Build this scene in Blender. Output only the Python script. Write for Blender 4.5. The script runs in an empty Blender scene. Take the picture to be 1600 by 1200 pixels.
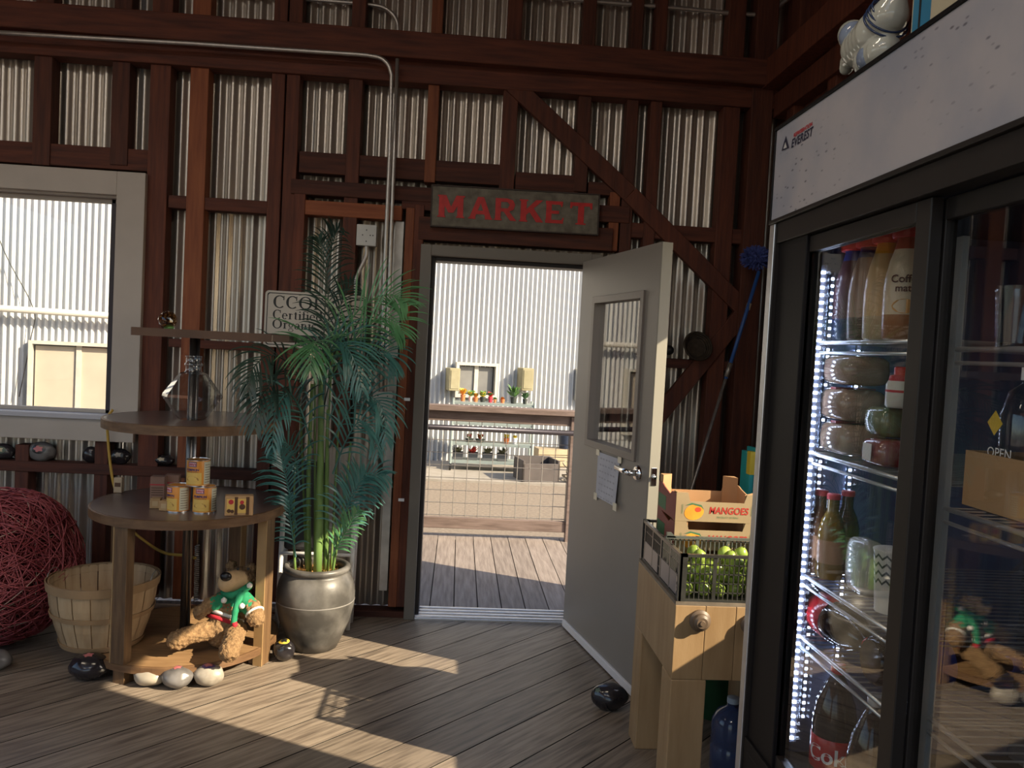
import bpy, math, random
from mathutils import Vector, Matrix, Euler, noise
random.seed(7)
S = bpy.context.scene
COL = S.collection
R = math.radians
PI = math.pi

# ---------------------------------------------------------------- camera
EYE = Vector((0.0, 0.0, 1.52))
FPX = 1248.0
CAMR = (Matrix.Rotation(R(-3.80), 3, 'Z') @ Matrix.Rotation(R(90 - 2.35), 3, 'X') @ Matrix.Rotation(R(3.0), 3, 'Z'))
cd = bpy.data.cameras.new('camera')
cd.sensor_width = 36.0
cd.lens = FPX / 1600.0 * 36.0
cd.clip_start = 0.02
cam = bpy.data.objects.new('camera', cd)
cam.matrix_world = Matrix.Translation(EYE) @ CAMR.to_4x4()
COL.objects.link(cam)
S.camera = cam

# ---------------------------------------------------------------- light
SUND = Vector((-1.45, 0.72, -1.0)).normalized()      # travel direction of sunlight
sl = bpy.data.lights.new('sun', 'SUN')
sl.energy = 6.6
sl.angle = R(0.45)
sl.color = (1.0, 0.84, 0.60)
so = bpy.data.objects.new('sun', sl)
so.rotation_euler = SUND.to_track_quat('-Z', 'Y').to_euler()
so.location = (12, -8, 10)
COL.objects.link(so)
w = bpy.data.worlds.new('sky'); S.world = w; w.use_nodes = True
nt = w.node_tree; nt.nodes.clear()
sk = nt.nodes.new('ShaderNodeTexSky'); sk.sky_type = 'NISHITA'; sk.sun_disc = False
sk.sun_elevation = R(32); sk.dust_density = 1.6; sk.ozone_density = 0.8; sk.sun_rotation = math.atan2(-SUND.x, -SUND.y)
bgn = nt.nodes.new('ShaderNodeBackground'); bgn.inputs[1].default_value = 0.17
wo = nt.nodes.new('ShaderNodeOutputWorld')
nt.links.new(sk.outputs[0], bgn.inputs[0]); nt.links.new(bgn.outputs[0], wo.inputs[0])
S.view_settings.view_transform = 'Standard'
try: S.view_settings.look = 'None'
except Exception: pass
S.view_settings.gamma = 1.0
S.view_settings.use_curve_mapping = False
S.view_settings.exposure = 0.76

# ---------------------------------------------------------------- pixel -> place helpers
def ray(px, py): return CAMR @ Vector(((px - 800) / FPX, -(py - 600) / FPX, -1.0))
def at_y(px, py, Y): d = ray(px, py); return EYE + d * (Y / d.y)
def at_x(px, py, X): d = ray(px, py); return EYE + d * (X / d.x)
def at_z(px, py, z): d = ray(px, py); return EYE + d * ((z - EYE.z) / d.z)

# ---------------------------------------------------------------- materials
MATS = {}
def _new(name):
    m = bpy.data.materials.new(name); m.use_nodes = True
    nt = m.node_tree; b = nt.nodes['Principled BSDF']
    MATS[name] = m
    return m, nt, b
def mat(name, col, rough=0.6, metal=0.0, var=0.0, scale=8.0, bump=0.0, bscale=60.0, col2=None, stretch=(1, 1, 1), rot=(0, 0, 0),
        rnd=0.0, spec=0.5, coat=0.0, detail=5.0, emit=None, estr=0.0, bdist=0.004, sharp=None):
    """procedural principled material: base colour broken by noise towards col2, per-object value jitter, fine bump"""
    if name in MATS: return MATS[name]
    m, nt, b = _new(name); L = nt.links.new
    c = (*col, 1.0)
    b.inputs['Base Color'].default_value = c
    b.inputs['Roughness'].default_value = rough
    b.inputs['Metallic'].default_value = metal
    b.inputs['Specular IOR Level'].default_value = spec
    b.inputs['Coat Weight'].default_value = coat
    if emit:
        b.inputs['Emission Color'].default_value = (*emit, 1); b.inputs['Emission Strength'].default_value = estr
    tc = nt.nodes.new('ShaderNodeTexCoord'); mp = nt.nodes.new('ShaderNodeMapping')
    mp.inputs['Scale'].default_value = stretch
    if any(rot):                                     # turn first, then stretch
        m0 = nt.nodes.new('ShaderNodeMapping'); m0.inputs['Rotation'].default_value = rot
        L(tc.outputs['Object'], m0.inputs['Vector']); L(m0.outputs[0], mp.inputs['Vector'])
    else: L(tc.outputs['Object'], mp.inputs['Vector'])
    out = None
    if col2 or var:
        n = nt.nodes.new('ShaderNodeTexNoise'); n.inputs['Scale'].default_value = scale; n.inputs['Detail'].default_value = detail
        L(mp.outputs[0], n.inputs['Vector'])
        rp = nt.nodes.new('ShaderNodeValToRGB')
        lo, hi = sharp if sharp else (0.32, 0.68)
        rp.color_ramp.elements[0].position = lo; rp.color_ramp.elements[1].position = hi
        c2 = col2 if col2 else tuple(min(1, x * (1 + var)) for x in col)
        c1 = col if col2 else tuple(x * (1 - var) for x in col)
        rp.color_ramp.elements[0].color = (*c1, 1); rp.color_ramp.elements[1].color = (*c2, 1)
        L(n.outputs[0], rp.inputs[0]); out = rp.outputs[0]
    if rnd:
        oi = nt.nodes.new('ShaderNodeObjectInfo'); mr = nt.nodes.new('ShaderNodeMapRange')
        mr.inputs[3].default_value = 1 - rnd; mr.inputs[4].default_value = 1 + rnd
        L(oi.outputs['Random'], mr.inputs[0])
        hs = nt.nodes.new('ShaderNodeHueSaturation'); L(mr.outputs[0], hs.inputs['Value'])
        if out: L(out, hs.inputs['Color'])
        else: hs.inputs['Color'].default_value = c
        out = hs.outputs[0]
    if out: L(out, b.inputs['Base Color'])
    if bump:
        n2 = nt.nodes.new('ShaderNodeTexNoise'); n2.inputs['Scale'].default_value = bscale; n2.inputs['Detail'].default_value = 4
        L(mp.outputs[0], n2.inputs['Vector'])
        bp = nt.nodes.new('ShaderNodeBump'); bp.inputs['Strength'].default_value = bump; bp.inputs['Distance'].default_value = bdist
        L(n2.outputs[0], bp.inputs['Height']); L(bp.outputs[0], b.inputs['Normal'])
    return m
def thin_glass(name, tint=(1, 1, 1), f0=0.04, boost=1.0, rough=0.0):
    """thin pane: transparent, with a Schlick reflection that is the same from both sides"""
    m = bpy.data.materials.new(name); m.use_nodes = True; MATS[name] = m
    nt = m.node_tree; nt.nodes.clear(); L = nt.links.new
    o = nt.nodes.new('ShaderNodeOutputMaterial'); mx = nt.nodes.new('ShaderNodeMixShader')
    t = nt.nodes.new('ShaderNodeBsdfTransparent'); t.inputs[0].default_value = (*tint, 1)
    g = nt.nodes.new('ShaderNodeBsdfGlossy'); g.inputs['Roughness'].default_value = rough
    ge = nt.nodes.new('ShaderNodeNewGeometry'); vd = nt.nodes.new('ShaderNodeVectorMath'); vd.operation = 'DOT_PRODUCT'
    L(ge.outputs['Incoming'], vd.inputs[0]); L(ge.outputs['Normal'], vd.inputs[1])
    def mth(op, x, y=None):
        n = nt.nodes.new('ShaderNodeMath'); n.operation = op
        for i, v in enumerate((x, y)):
            if v is None: continue
            if isinstance(v, (int, float)): n.inputs[i].default_value = v
            else: L(v, n.inputs[i])
        return n.outputs[0]
    k = mth('SUBTRACT', 1.0, mth('ABSOLUTE', vd.outputs['Value'])); k = mth('POWER', k, 5.0)
    k = mth('MULTIPLY', mth('ADD', mth('MULTIPLY', k, 1 - f0), f0), boost); k = mth('MINIMUM', k, 0.97)
    L(k, mx.inputs[0]); L(t.outputs[0], mx.inputs[1]); L(g.outputs[0], mx.inputs[2]); L(mx.outputs[0], o.inputs[0])
    return m

M_RED = mat('redwood_stud', (0.066, 0.018, 0.011), .72, 0, col2=(0.13, 0.036, 0.018), scale=3, stretch=(14, 14, 1.2), rnd=.30, bump=.35, bscale=14)
M_REDH = mat('redwood_girt', (0.053, 0.015, 0.010), .75, 0, col2=(0.115, 0.032, 0.017), scale=3, stretch=(1.2, 14, 14), rnd=.30, bump=.35, bscale=14)
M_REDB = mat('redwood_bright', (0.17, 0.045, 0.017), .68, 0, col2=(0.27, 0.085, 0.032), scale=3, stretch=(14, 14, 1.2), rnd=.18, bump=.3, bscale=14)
M_CORR = mat('galvanised_corrugated', (0.50, 0.455, 0.405), .34, .80, col2=(0.64, 0.595, 0.54), scale=2.2, stretch=(1, 1, .35), rnd=.12, bump=.05, bscale=90)
M_CORRW = mat('white_corrugated', (0.43, 0.44, 0.45), .5, 0.0, col2=(0.49, 0.495, 0.50), scale=1.2, stretch=(1, 1, .25), rnd=.05)
M_FLOOR = mat('floor_plank', (0.108, 0.083, 0.065), .40, 0, col2=(0.295, 0.24, 0.187), scale=3.2, sharp=(.30, .60), stretch=(1.3, 16, 16), rot=(0, 0, R(-45)), rnd=.16, bump=.45, bscale=9, bdist=.003, detail=7)
M_DECK = mat('deck_board', (0.17, 0.137, 0.12), .75, 0, col2=(0.28, 0.235, 0.208), scale=3, stretch=(16, 1.2, 16), rnd=.12, bump=.4, bscale=10)
M_RAIL = mat('rail_timber', (0.12, 0.085, 0.073), .8, 0, col2=(0.21, 0.155, 0.138), scale=4, stretch=(1.5, 12, 12), rnd=.12, bump=.3)
M_GROUND = mat('gravel_ground', (0.165, 0.13, 0.10), .95, 0, col2=(0.25, 0.205, 0.16), scale=30, bump=.6, bscale=120)
M_CONC = mat('concrete', (0.25, 0.225, 0.19), .9, 0, col2=(0.31, 0.28, 0.245), scale=6, bump=.2)
M_CASE = mat('white_painted_casing', (0.47, 0.42, 0.375), .5, 0, var=.06, scale=4)
M_DOOR = mat('door_grey_paint', (0.235, 0.215, 0.195), .45, 0, var=.04, scale=3)
M_FRAME = mat('frame_grey_paint', (0.17, 0.155, 0.135), .5, 0, var=.05, scale=5)
M_ALU = mat('aluminium', (0.75, 0.75, 0.77), .35, .85, var=.06, scale=30)
M_CHROME = mat('chrome', (0.85, 0.85, 0.85), .12, 1.0)
M_COND = mat('conduit_steel', (0.52, 0.50, 0.48), .38, .75, var=.1, scale=20)
M_GALV = mat('galvanised_flat', (0.42, 0.40, 0.38), .45, .7, col2=(0.56, 0.54, 0.51), scale=14)
M_BLACK = mat('black_plastic', (0.012, 0.012, 0.013), .38, 0, var=.1)
M_BLACKF = mat('black_frame', (0.008, 0.007, 0.008), .5, 0, spec=.2)
M_DARKALU = mat('dark_anodised', (0.022, 0.019, 0.018), .38, 0, var=.05, spec=.3)
M_WHITE = mat('white_plastic', (0.78, 0.78, 0.77), .4)
M_GLASS = thin_glass('window_glass', (.985, .99, .99), .04, 1.0)
M_CGLASS = thin_glass('cooler_glass', (.985, .99, .99), .045, 1.7)

# ---------------------------------------------------------------- mesh builder
class MB:
    def __init__(s): s.v = []; s.f = []; s.mi = []; s.cur = 0
    def add(s, vs, fs):
        o = len(s.v); s.v += [tuple(v) for v in vs]; s.f += [tuple(i + o for i in f) for f in fs]; s.mi += [s.cur] * len(fs); return s
    def box(s, x0, x1, y0, y1, z0, z1, m=None):
        vs = [Vector(p) for p in ((x0, y0, z0), (x1, y0, z0), (x1, y1, z0), (x0, y1, z0), (x0, y0, z1), (x1, y0, z1), (x1, y1, z1), (x0, y1, z1))]
        if m is not None: vs = [m @ v for v in vs]
        return s.add(vs, [(3, 2, 1, 0), (4, 5, 6, 7), (0, 1, 5, 4), (1, 2, 6, 5), (2, 3, 7, 6), (3, 0, 4, 7)])
    def cbox(s, c, sz, m=None):
        mm = Matrix.Translation(c) @ (m.to_4x4() if m is not None else Matrix.Identity(4))
        return s.box(-sz[0] / 2, sz[0] / 2, -sz[1] / 2, sz[1] / 2, -sz[2] / 2, sz[2] / 2, mm)
    def bar(s, a, b, w, h, up=(0, 0, 1)):
        """rectangular bar from a to b; w across, h along 'up'"""
        a = Vector(a); b = Vector(b); d = (b - a); L = d.length; d.normalize()
        x = d.cross(Vector(up))
        if x.length < 1e-5: x = d.cross(Vector((1, 0, 0)))
        x.normalize(); z = x.cross(d)
        m = Matrix((x, d, z)).transposed().to_4x4(); m.translation = a
        return s.box(-w / 2, w / 2, 0, L, -h / 2, h / 2, m)
    def tube(s, pts, r, n=8, cap=True):
        pts = [Vector(p) for p in pts]; k = len(pts)
        rs = r if isinstance(r, (list, tuple)) else [r] * k
        prev = None; vs = []
        for i, p in enumerate(pts):
            d = (pts[min(i + 1, k - 1)] - pts[max(i - 1, 0)])
            if d.length < 1e-9: d = Vector((0, 0, 1))
            d.normalize()
            if prev is None:
                x = d.cross(Vector((0, 0, 1)))
                if x.length < 1e-3: x = d.cross(Vector((0, 1, 0)))
            else: x = prev - d * prev.dot(d)
            x.normalize(); prev = x; y = d.cross(x)
            for j in range(n):
                a = 2 * PI * j / n; vs.append(p + (x * math.cos(a) + y * math.sin(a)) * rs[i])
        fs = []
        for i in range(k - 1):
            for j in range(n):
                fs.append((i * n + j, i * n + (j + 1) % n, (i + 1) * n + (j + 1) % n, (i + 1) * n + j))
        if cap: fs.append(tuple(range(n))[::-1]); fs.append(tuple((k - 1) * n + j for j in range(n)))
        return s.add(vs, fs)
    def lathe(s, prof, c=(0, 0, 0), n=32, m=None, cap=(True, True), sq=None):
        vs = []; c = Vector(c)
        for (r, z) in prof:
            for j in range(n):
                a = 2 * PI * j / n; v = Vector((r * math.cos(a), r * math.sin(a), z))
                if sq: v.x *= sq[0]; v.y *= sq[1]
                if m is not None: v = m @ v
                vs.append(v + c)
        fs = []; k = len(prof)
        for i in range(k - 1):
            for j in range(n): fs.append((i * n + j, i * n + (j + 1) % n, (i + 1) * n + (j + 1) % n, (i + 1) * n + j))
        if cap[0]: fs.append(tuple(range(n))[::-1])
        if cap[1]: fs.append(tuple((k - 1) * n + j for j in range(n)))
        return s.add(vs, fs)
    def ball(s, c, r, nu=20, nv=12, m=None, amp=0, freq=3, seed=0):
        c = Vector(c); r = Vector(r) if not isinstance(r, (int, float)) else Vector((r, r, r)); vs = []
        for i in range(nv + 1):
            t = PI * i / nv
            for j in range(nu):
                a = 2 * PI * j / nu
                d = Vector((math.sin(t) * math.cos(a), math.sin(t) * math.sin(a), math.cos(t)))
                k = 1 + amp * noise.noise(d * freq + Vector((seed * 3.1, seed, 0))) if amp else 1
                v = Vector((d.x * r.x, d.y * r.y, d.z * r.z)) * k
                if m is not None: v = m @ v
                vs.append(c + v)
        fs = []
        for i in range(nv):
            for j in range(nu): fs.append((i * nu + j, (i + 1) * nu + j, (i + 1) * nu + (j + 1) % nu, i * nu + (j + 1) % nu))
        return s.add(vs, fs)
    def prism(s, poly, d, m=None):
        """poly: list of 3-D points (planar), extruded by vector d"""
        poly = [Vector(p) for p in poly]; d = Vector(d); n = len(poly)
        vs = poly + [p + d for p in poly]
        if m is not None: vs = [m @ v for v in vs]
        fs = [tuple(range(n))[::-1], tuple(range(n, 2 * n))] + [(i, (i + 1) % n, n + (i + 1) % n, n + i) for i in range(n)]
        return s.add(vs, fs)
    def mesh(s, name, mats, smooth=False):
        me = bpy.data.meshes.new(name); me.from_pydata(s.v, [], s.f); 
        mats = mats if isinstance(mats, (list, tuple)) else [mats]
        for m in mats: me.materials.append(m)
        if len(mats) > 1: me.polygons.foreach_set('material_index', s.mi)
        if smooth: me.polygons.foreach_set('use_smooth', [True] * len(me.polygons))
        me.validate(); me.update()
        import bmesh
        bm = bmesh.new(); bm.from_mesh(me); bmesh.ops.recalc_face_normals(bm, faces=bm.faces); bm.to_mesh(me); bm.free()
        return me
def WM(o):
    m = o.matrix_basis.copy()
    if o.parent: m = WM(o.parent) @ o.matrix_parent_inverse @ m
    return m
def adopt(o, parent):
    o.parent = parent; o.matrix_parent_inverse = WM(parent).inverted()
def tag(o, label=None, cat=None, group=None, kind=None):
    if label: o['label'] = label
    if cat: o['category'] = cat
    if group: o['group'] = group
    if kind: o['kind'] = kind
    return o
def obj(name, mb, mats, parent=None, smooth=False, bevel=0, auto=None, local=False, origin=None):
    me = mb if isinstance(mb, bpy.types.Mesh) else mb.mesh(name, mats, smooth)
    o = bpy.data.objects.new(name, me); COL.objects.link(o)
    if origin is not None:
        me.transform(Matrix.Translation(-Vector(origin))); o.location = origin
    if parent is not None:
        if local: o.parent = parent
        else: adopt(o, parent)
    if bevel:
        b = o.modifiers.new('bevel', 'BEVEL'); b.width = bevel; b.segments = 2; b.limit_method = 'ANGLE'; b.angle_limit = R(40)
    if smooth and auto:
        e = o.modifiers.new('edges', 'EDGE_SPLIT'); e.split_angle = R(auto)
    return o
def thing(name, label, cat, loc=(0, 0, 0), rz=0, group=None, kind=None):
    o = bpy.data.objects.new(name, None); COL.objects.link(o); o.empty_display_size = .05
    o.location = loc; o.rotation_euler = (0, 0, rz)
    return tag(o, label, cat, group, kind)
def copy_tree(o, parent=None, loc=None, rz=None, label=None):
    c = o.copy(); COL.objects.link(c)
    if parent is not None: c.parent = parent; c.matrix_parent_inverse = o.matrix_parent_inverse.copy()
    for ch in [x for x in COL.objects if x.parent == o]: copy_tree(ch, c)
    if loc is not None: c.location = loc
    if rz is not None: c.rotation_euler.z = rz
    if label: c['label'] = label
    return c
def arc(c, r, a0, a1, n, u, v):
    c = Vector(c); u = Vector(u); v = Vector(v)
    return [c + u * (r * math.cos(a0 + (a1 - a0) * i / n)) + v * (r * math.sin(a0 + (a1 - a0) * i / n)) for i in range(n + 1)]
def spline(pts, n=8):
    """catmull-rom through pts"""
    pts = [Vector(p) for p in pts]; out = []
    q = [pts[0] * 2 - pts[1]] + pts + [pts[-1] * 2 - pts[-2]]
    for i in range(1, len(q) - 2):
        for k in range(n):
            t = k / n; a, b, c, d = q[i - 1], q[i], q[i + 1], q[i + 2]
            out.append(.5 * ((2 * b) + (c - a) * t + (2 * a - 5 * b + 4 * c - d) * t * t + (3 * b - a - 3 * c + d) * t ** 3))
    out.append(pts[-1]); return out
# ---------------------------------------------------------------- lettering
def text_geo(body, size, align='CENTER', bold=0.0, shear=0.0):
    cu = bpy.data.curves.new('lettering', 'FONT'); cu.body = body; cu.size = size; cu.align_x = align; cu.align_y = 'CENTER'
    cu.offset = bold; cu.shear = shear; cu.resolution_u = 3; cu.fill_mode = 'FRONT'
    o = bpy.data.objects.new('lettering', cu); COL.objects.link(o)
    dg = bpy.context.evaluated_depsgraph_get(); me = o.evaluated_get(dg).to_mesh()
    vs = [v.co.copy() for v in me.vertices]; fs = [tuple(p.vertices) for p in me.polygons]
    o.evaluated_get(dg).to_mesh_clear(); bpy.data.objects.remove(o); bpy.data.curves.remove(cu)
    return vs, fs
def lettering(name, body, size, place, m, parent, align='CENTER', bold=0.0, shear=0.0, sx=1.0):
    vs, fs = text_geo(body, size, align, bold, shear)
    mb = MB(); mb.add([place(v.x * sx, v.y) for v in vs], fs)
    return obj(name, mb, m, parent)
def plane_place(o, u, v):
    o = Vector(o); u = Vector(u); v = Vector(v)
    return lambda a, b: o + u * a + v * b
LAY = [0]
def lay(place):
    """each stroke of a painted letter lies a hair above the one before, so strokes never share a plane"""
    LAY[0] = (LAY[0] + 1) % 12; k = Vector((0, -.00006 * LAY[0], 0)); return lambda a, b: place(a, b) + k
def ring(mb, cx, cy, rx, ry, a0, a1, tk, tn, place, n=22):
    """calligraphic ring: thick (tk) at the sides, thin (tn) at top and bottom"""
    vs = []; fs = []; place = lay(place)
    for i in range(n + 1):
        a = a0 + (a1 - a0) * i / n; t = tn + (tk - tn) * abs(math.cos(a)) ** 1.3
        vs.append(place(cx + rx * math.cos(a), cy + ry * math.sin(a))); k = max(0, 1 - t / max(rx, 1e-6)); k2 = max(0, 1 - t / max(ry, 1e-6))
        vs.append(place(cx + (rx - t) * math.cos(a), cy + (ry - min(t, tn * 1.4)) * math.sin(a)))
    for i in range(n): fs.append((2 * i, 2 * i + 1, 2 * i + 3, 2 * i + 2))
    mb.add(vs, fs)
def quad(mb, pts, place): place = lay(place); mb.add([place(*p) for p in pts], [tuple(range(len(pts)))])
def rect(mb, x0, x1, y0, y1, place): quad(mb, [(x0, y0), (x1, y0), (x1, y1), (x0, y1)], place)
def serif_text(mb, s, size, o, u, v):
    """small hand-drawn old-style serif alphabet (only the letters the sign needs)"""
    o = Vector(o); u = Vector(u); v = Vector(v); x = 0.0; T = .125; t = .045; X = .46
    def stem(px, y0, y1, top=True, bot=True):
        rect(mb, px, px + T, y0, y1, pl)
        if bot: rect(mb, px - .06, px + T + .06, y0, y0 + t, pl)
        if top: quad(mb, [(px - .07, y1 - .05), (px, y1 - .08), (px, y1), (px - .01, y1)], pl)
    for ch in s:
        pl = lambda a, b, x=x: o + u * ((x + a) * size) + v * (b * size)
        if ch == 'C':
            ring(mb, .36, .35, .36, .37, R(48), R(312), .15, .045, pl); quad(mb, [(.56, .46), (.62, .46), (.62, .70), (.58, .70)], pl); w = .70
        elif ch == 'O': ring(mb, .38, .35, .38, .37, 0, 2 * PI, .15, .045, pl, 30); w = .82
        elif ch == 'F':
            stem(.07, 0, .7, False); rect(mb, 0, .52, .665, .7, pl); rect(mb, .15, .42, .35, .385, pl); quad(mb, [(.49, .52), (.52, .52), (.52, .68), (.46, .68)], pl); rect(mb, .40, .43, .28, .46, pl); w = .60
        elif ch == 'e': ring(mb, .22, X / 2, .22, .24, R(0), R(310), .115, .045, pl); rect(mb, .04, .42, .24, .27, pl); w = .48
        elif ch == 'r': stem(.06, 0, X); ring(mb, .24, .30, .13, .15, R(40), R(150), .07, .05, pl, 8); w = .38
        elif ch == 't': stem(.09, .03, .58, False, False); rect(mb, 0, .28, X - .04, X, pl); ring(mb, .22, .10, .13, .11, R(190), R(320), .07, .03, pl, 8); w = .34
        elif ch == 'i': stem(.06, 0, X); ring(mb, .11, .62, .06, .06, 0, 2 * PI, .05, .05, pl, 10); w = .25
        elif ch == 'f': stem(.08, 0, .58, False); rect(mb, 0, .28, X - .04, X, pl); ring(mb, .24, .58, .16, .15, R(30), R(180), .09, .04, pl, 8); w = .30
        elif ch == 'd': stem(.32, 0, .74); ring(mb, .20, X / 2, .20, .24, R(30), R(330), .115, .045, pl); w = .52
        elif ch == 'g': ring(mb, .20, .30, .18, .17, 0, 2 * PI, .085, .04, pl); ring(mb, .21, -.10, .21, .12, 0, 2 * PI, .05, .03, pl); rect(mb, .06, .34, .06, .10, pl); rect(mb, .32, .44, .40, .44, pl); w = .46
        elif ch == 'a': stem(.27, 0, .34, False); ring(mb, .22, .32, .15, .14, R(0), R(160), .08, .04, pl, 10); ring(mb, .17, .13, .17, .14, R(20), R(340), .10, .045, pl); w = .46
        elif ch == 'n': stem(.06, 0, X); stem(.32, 0, .32, False); ring(mb, .28, .30, .14, .16, R(0), R(150), .09, .04, pl, 10); w = .54
        elif ch == 'c': ring(mb, .20, X / 2, .20, .24, R(45), R(315), .115, .045, pl); w = .42
        else: w = .3
        x += w + .03
    return x * size
# ================================================================ THE SETTING
YS = 4.45                    # inner face of the studs of the back wall
YC = YS + 0.105              # mean plane of the corrugated sheets
XR = 1.70                    # inner face of the right wall
ZR = 4.5
DX0, DX1, DZ1 = -0.185, 0.70, 2.02         # clear door opening
WX1 = at_y(181, 470, YS).x; WZ1 = at_y(100, 301, YS).z; WZ0 = at_y(90, 645, YS).z; WX0 = -3.05

def clip_poly(poly, n, d):
    out = []; k = len(poly)
    for i in range(k):
        a, b = poly[i], poly[(i + 1) % k]; da = n[0] * a[0] + n[1] * a[1] - d; db = n[0] * b[0] + n[1] * b[1] - d
        if da <= 0: out.append(a)
        if (da < 0 < db) or (db < 0 < da):
            t = da / (da - db); out.append((a[0] + (b[0] - a[0]) * t, a[1] + (b[1] - a[1]) * t))
    return out

# ---- floor: wide planks laid diagonally
floor = thing('floor', 'worn wooden plank floor laid diagonally', None, (0, 0, 0), kind='structure')
sub = MB().box(-5.5, XR + .1, -4.0, YS + .16, -.12, -.032); obj('subfloor', sub, mat('subfloor_dark', (.02, .016, .013), .9), floor)
dirp = Vector((math.cos(R(45.5)), math.sin(R(45.5)))); nrm = Vector((-dirp.y, dirp.x))
off = -5.2; k = 0
while off < 7.5:
    wd = random.choice((.185, .20, .20, .215))
    quadp = [tuple(dirp * a + nrm * b) for a, b in ((-9, off + .0028), (9, off + .0028), (9, off + wd - .0028), (-9, off + wd - .0028))]
    poly = quadp
    for n, d in (((1, 0), XR + .02), ((-1, 0), 5.5), ((0, 1), YS + .02), ((0, -1), 4.0)):
        poly = clip_poly(poly, n, d)
        if len(poly) < 3: break
    if len(poly) >= 3:
        zt = random.uniform(-.0006, 0.0)
        pk = MB().prism([(p[0], p[1], -.03) for p in poly], (0, 0, .03 + zt)); pk.mi = [1, 0] + [1] * (len(pk.f) - 2)
        obj('plank', pk, [M_FLOOR, MATS['subfloor_dark']], floor)
    off += wd; k += 1

# ---- back wall
wall = thing('wall_back', 'back wall of dark redwood studs and corrugated metal sheets', None, (0, YS, 0), kind='structure')
def stud(px, py, wpx, ytop=None, ybot=None, z0=0.06, z1=ZR, m=M_RED, y0=0.0, d=.09):
    c = at_y(px, py, YS); wd = wpx * YS / FPX
    if ytop is not None: z1 = at_y(px, ytop, YS).z
    if ybot is not None: z0 = at_y(px, ybot, YS).z
    return obj('stud', MB().box(c.x - wd / 2, c.x + wd / 2, YS + y0, YS + d, z0, z1), m, wall, bevel=.004)
def girt(px0, px1, ytop, ybot, m=M_REDH, y0=0.008, d=.085, name='girt'):
    pm = (px0 + px1) / 2
    x0 = at_y(px0, ytop, YS).x; x1 = at_y(px1, ytop, YS).x
    return obj(name, MB().box(x0, x1, YS + y0, YS + d, at_y(pm, ybot, YS).z, at_y(pm, ytop, YS).z), m, wall, bevel=.004)
for a in ((-70, 150, 26, None, 262), (66, 150, 26, None, 258), (188, 150, 26, None, 258)): stud(*a)
stud(34, 710, 20, 695, None); stud(158, 710, 20, 690, None); stud(-60, 700, 26, 695, None)
stud(248, 200, 30)
stud(309, 200, 27, m=M_REDB)
stud(434, 150, 20); stud(457.5, 150, 20); 
stud(553, 200, 21, None, 700, m=M_RED)
stud(675, 200, 17, None, 285, m=M_REDB)
stud(796, 200, 23, None, 300); stud(912, 200, 20, None, 300)
stud(987, 200, 18); stud(1024, 200, 18); stud(1142, 200, 27)
stud(1186, 200, 34, d=.10, y0=-.03)
stud(1162, 600, 30, 480, None, y0=.0)
# double studs left of the door and the short bright one right of the sign
stud(636, 450, 13, 325, None, m=M_REDB, y0=-.02); stud(650, 450, 15, 320, None, m=M_RED, y0=-.015)
stud(959, 350, 16, 300, 392, m=M_REDB); stud(463, 450, 17, 288, None, m=M_RED, y0=-.01)
# upper row of studs above the tie beam
for p, wq in ((195, 30), (310, 26), (440, 24), (560, 22), (680, 18), (800, 20), (922, 20), (1040, 24), (1158, 30)):
    pass
for q in ((636, 624), (627, 781)):
    c = at_y(*q, YS - .021); obj('nail_plate', MB().box(c.x - .016, c.x + .016, YS - .024, YS - .019, c.z - .008, c.z + .008), M_ALU, wall)
# girts
girt(-120, 236, 222, 256); girt(467, 790, 246, 279); girt(806, 905, 271, 298); girt(920, 990, 285, 305)
girt(262, 425, 309, 329); girt(262, 425, 533, 546); girt(-120, 425, 725, 741, y0=-.01)
girt(985, 1170, 353, 376); girt(1010, 1170, 562, 577); girt(470, 545, 560, 573); girt(560, 630, 558, 570)
girt(455, 678, 287, 310, y0=-.012, m=M_REDH); girt(474, 629, 317, 340, m=mat('redwood_girt_bright', (0.19, 0.05, 0.018), .7, 0, col2=(0.29, 0.09, 0.035), scale=3, stretch=(1.2, 14, 14), rnd=.1, bump=.3, bscale=14), y0=-.004)
girt(628, 985, 312, 338, y0=-.008, name='header'); girt(655, 958, 348, 384, y0=-.02, name='header')
girt(-120, 455, 948, 972, y0=-.01, name='sill_plate'); girt(470, 632, 952, 976, y0=-.015, name='sill_plate'); girt(905, 1190, 965, 990, y0=-.01, name='sill_plate')
# diagonal braces
def brace(a, b, wpx, y0=-.015):
    A = at_y(*a, YS + y0); B = at_y(*b, YS + y0); A.y += .02; B.y += .02
    return obj('brace', MB().bar(A, B, .04, wpx * YS / FPX, up=Vector((B - A)).cross(Vector((0, 1, 0)))), M_RED, wall, bevel=.004)
brace((800, 130), (985, 303), 27); brace((985, 303), (1172, 492), 27); brace((1168, 482), (1026, 655), 26, -.012)
# plates and the big tie beam
obj('top_plate', MB().box(-5.5, XR, YS - .02, YS + .09, at_y(800, 142, YS).z, at_y(800, 96, YS).z), M_REDH, wall, bevel=.005)
YB = 4.36
obj('tie_beam', MB().box(-5.5, XR, YB, YS - .02, at_y(800, 102, YB).z, at_y(800, 60, YB).z), M_REDH, wall, bevel=.008)
obj('flashing_strip', MB().box(at_y(614, 430, YS).x, at_y(627, 430, YS).x, YS + .02, YS + .03, .14, at_y(620, 345, YS).z), M_GALV, wall)

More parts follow.
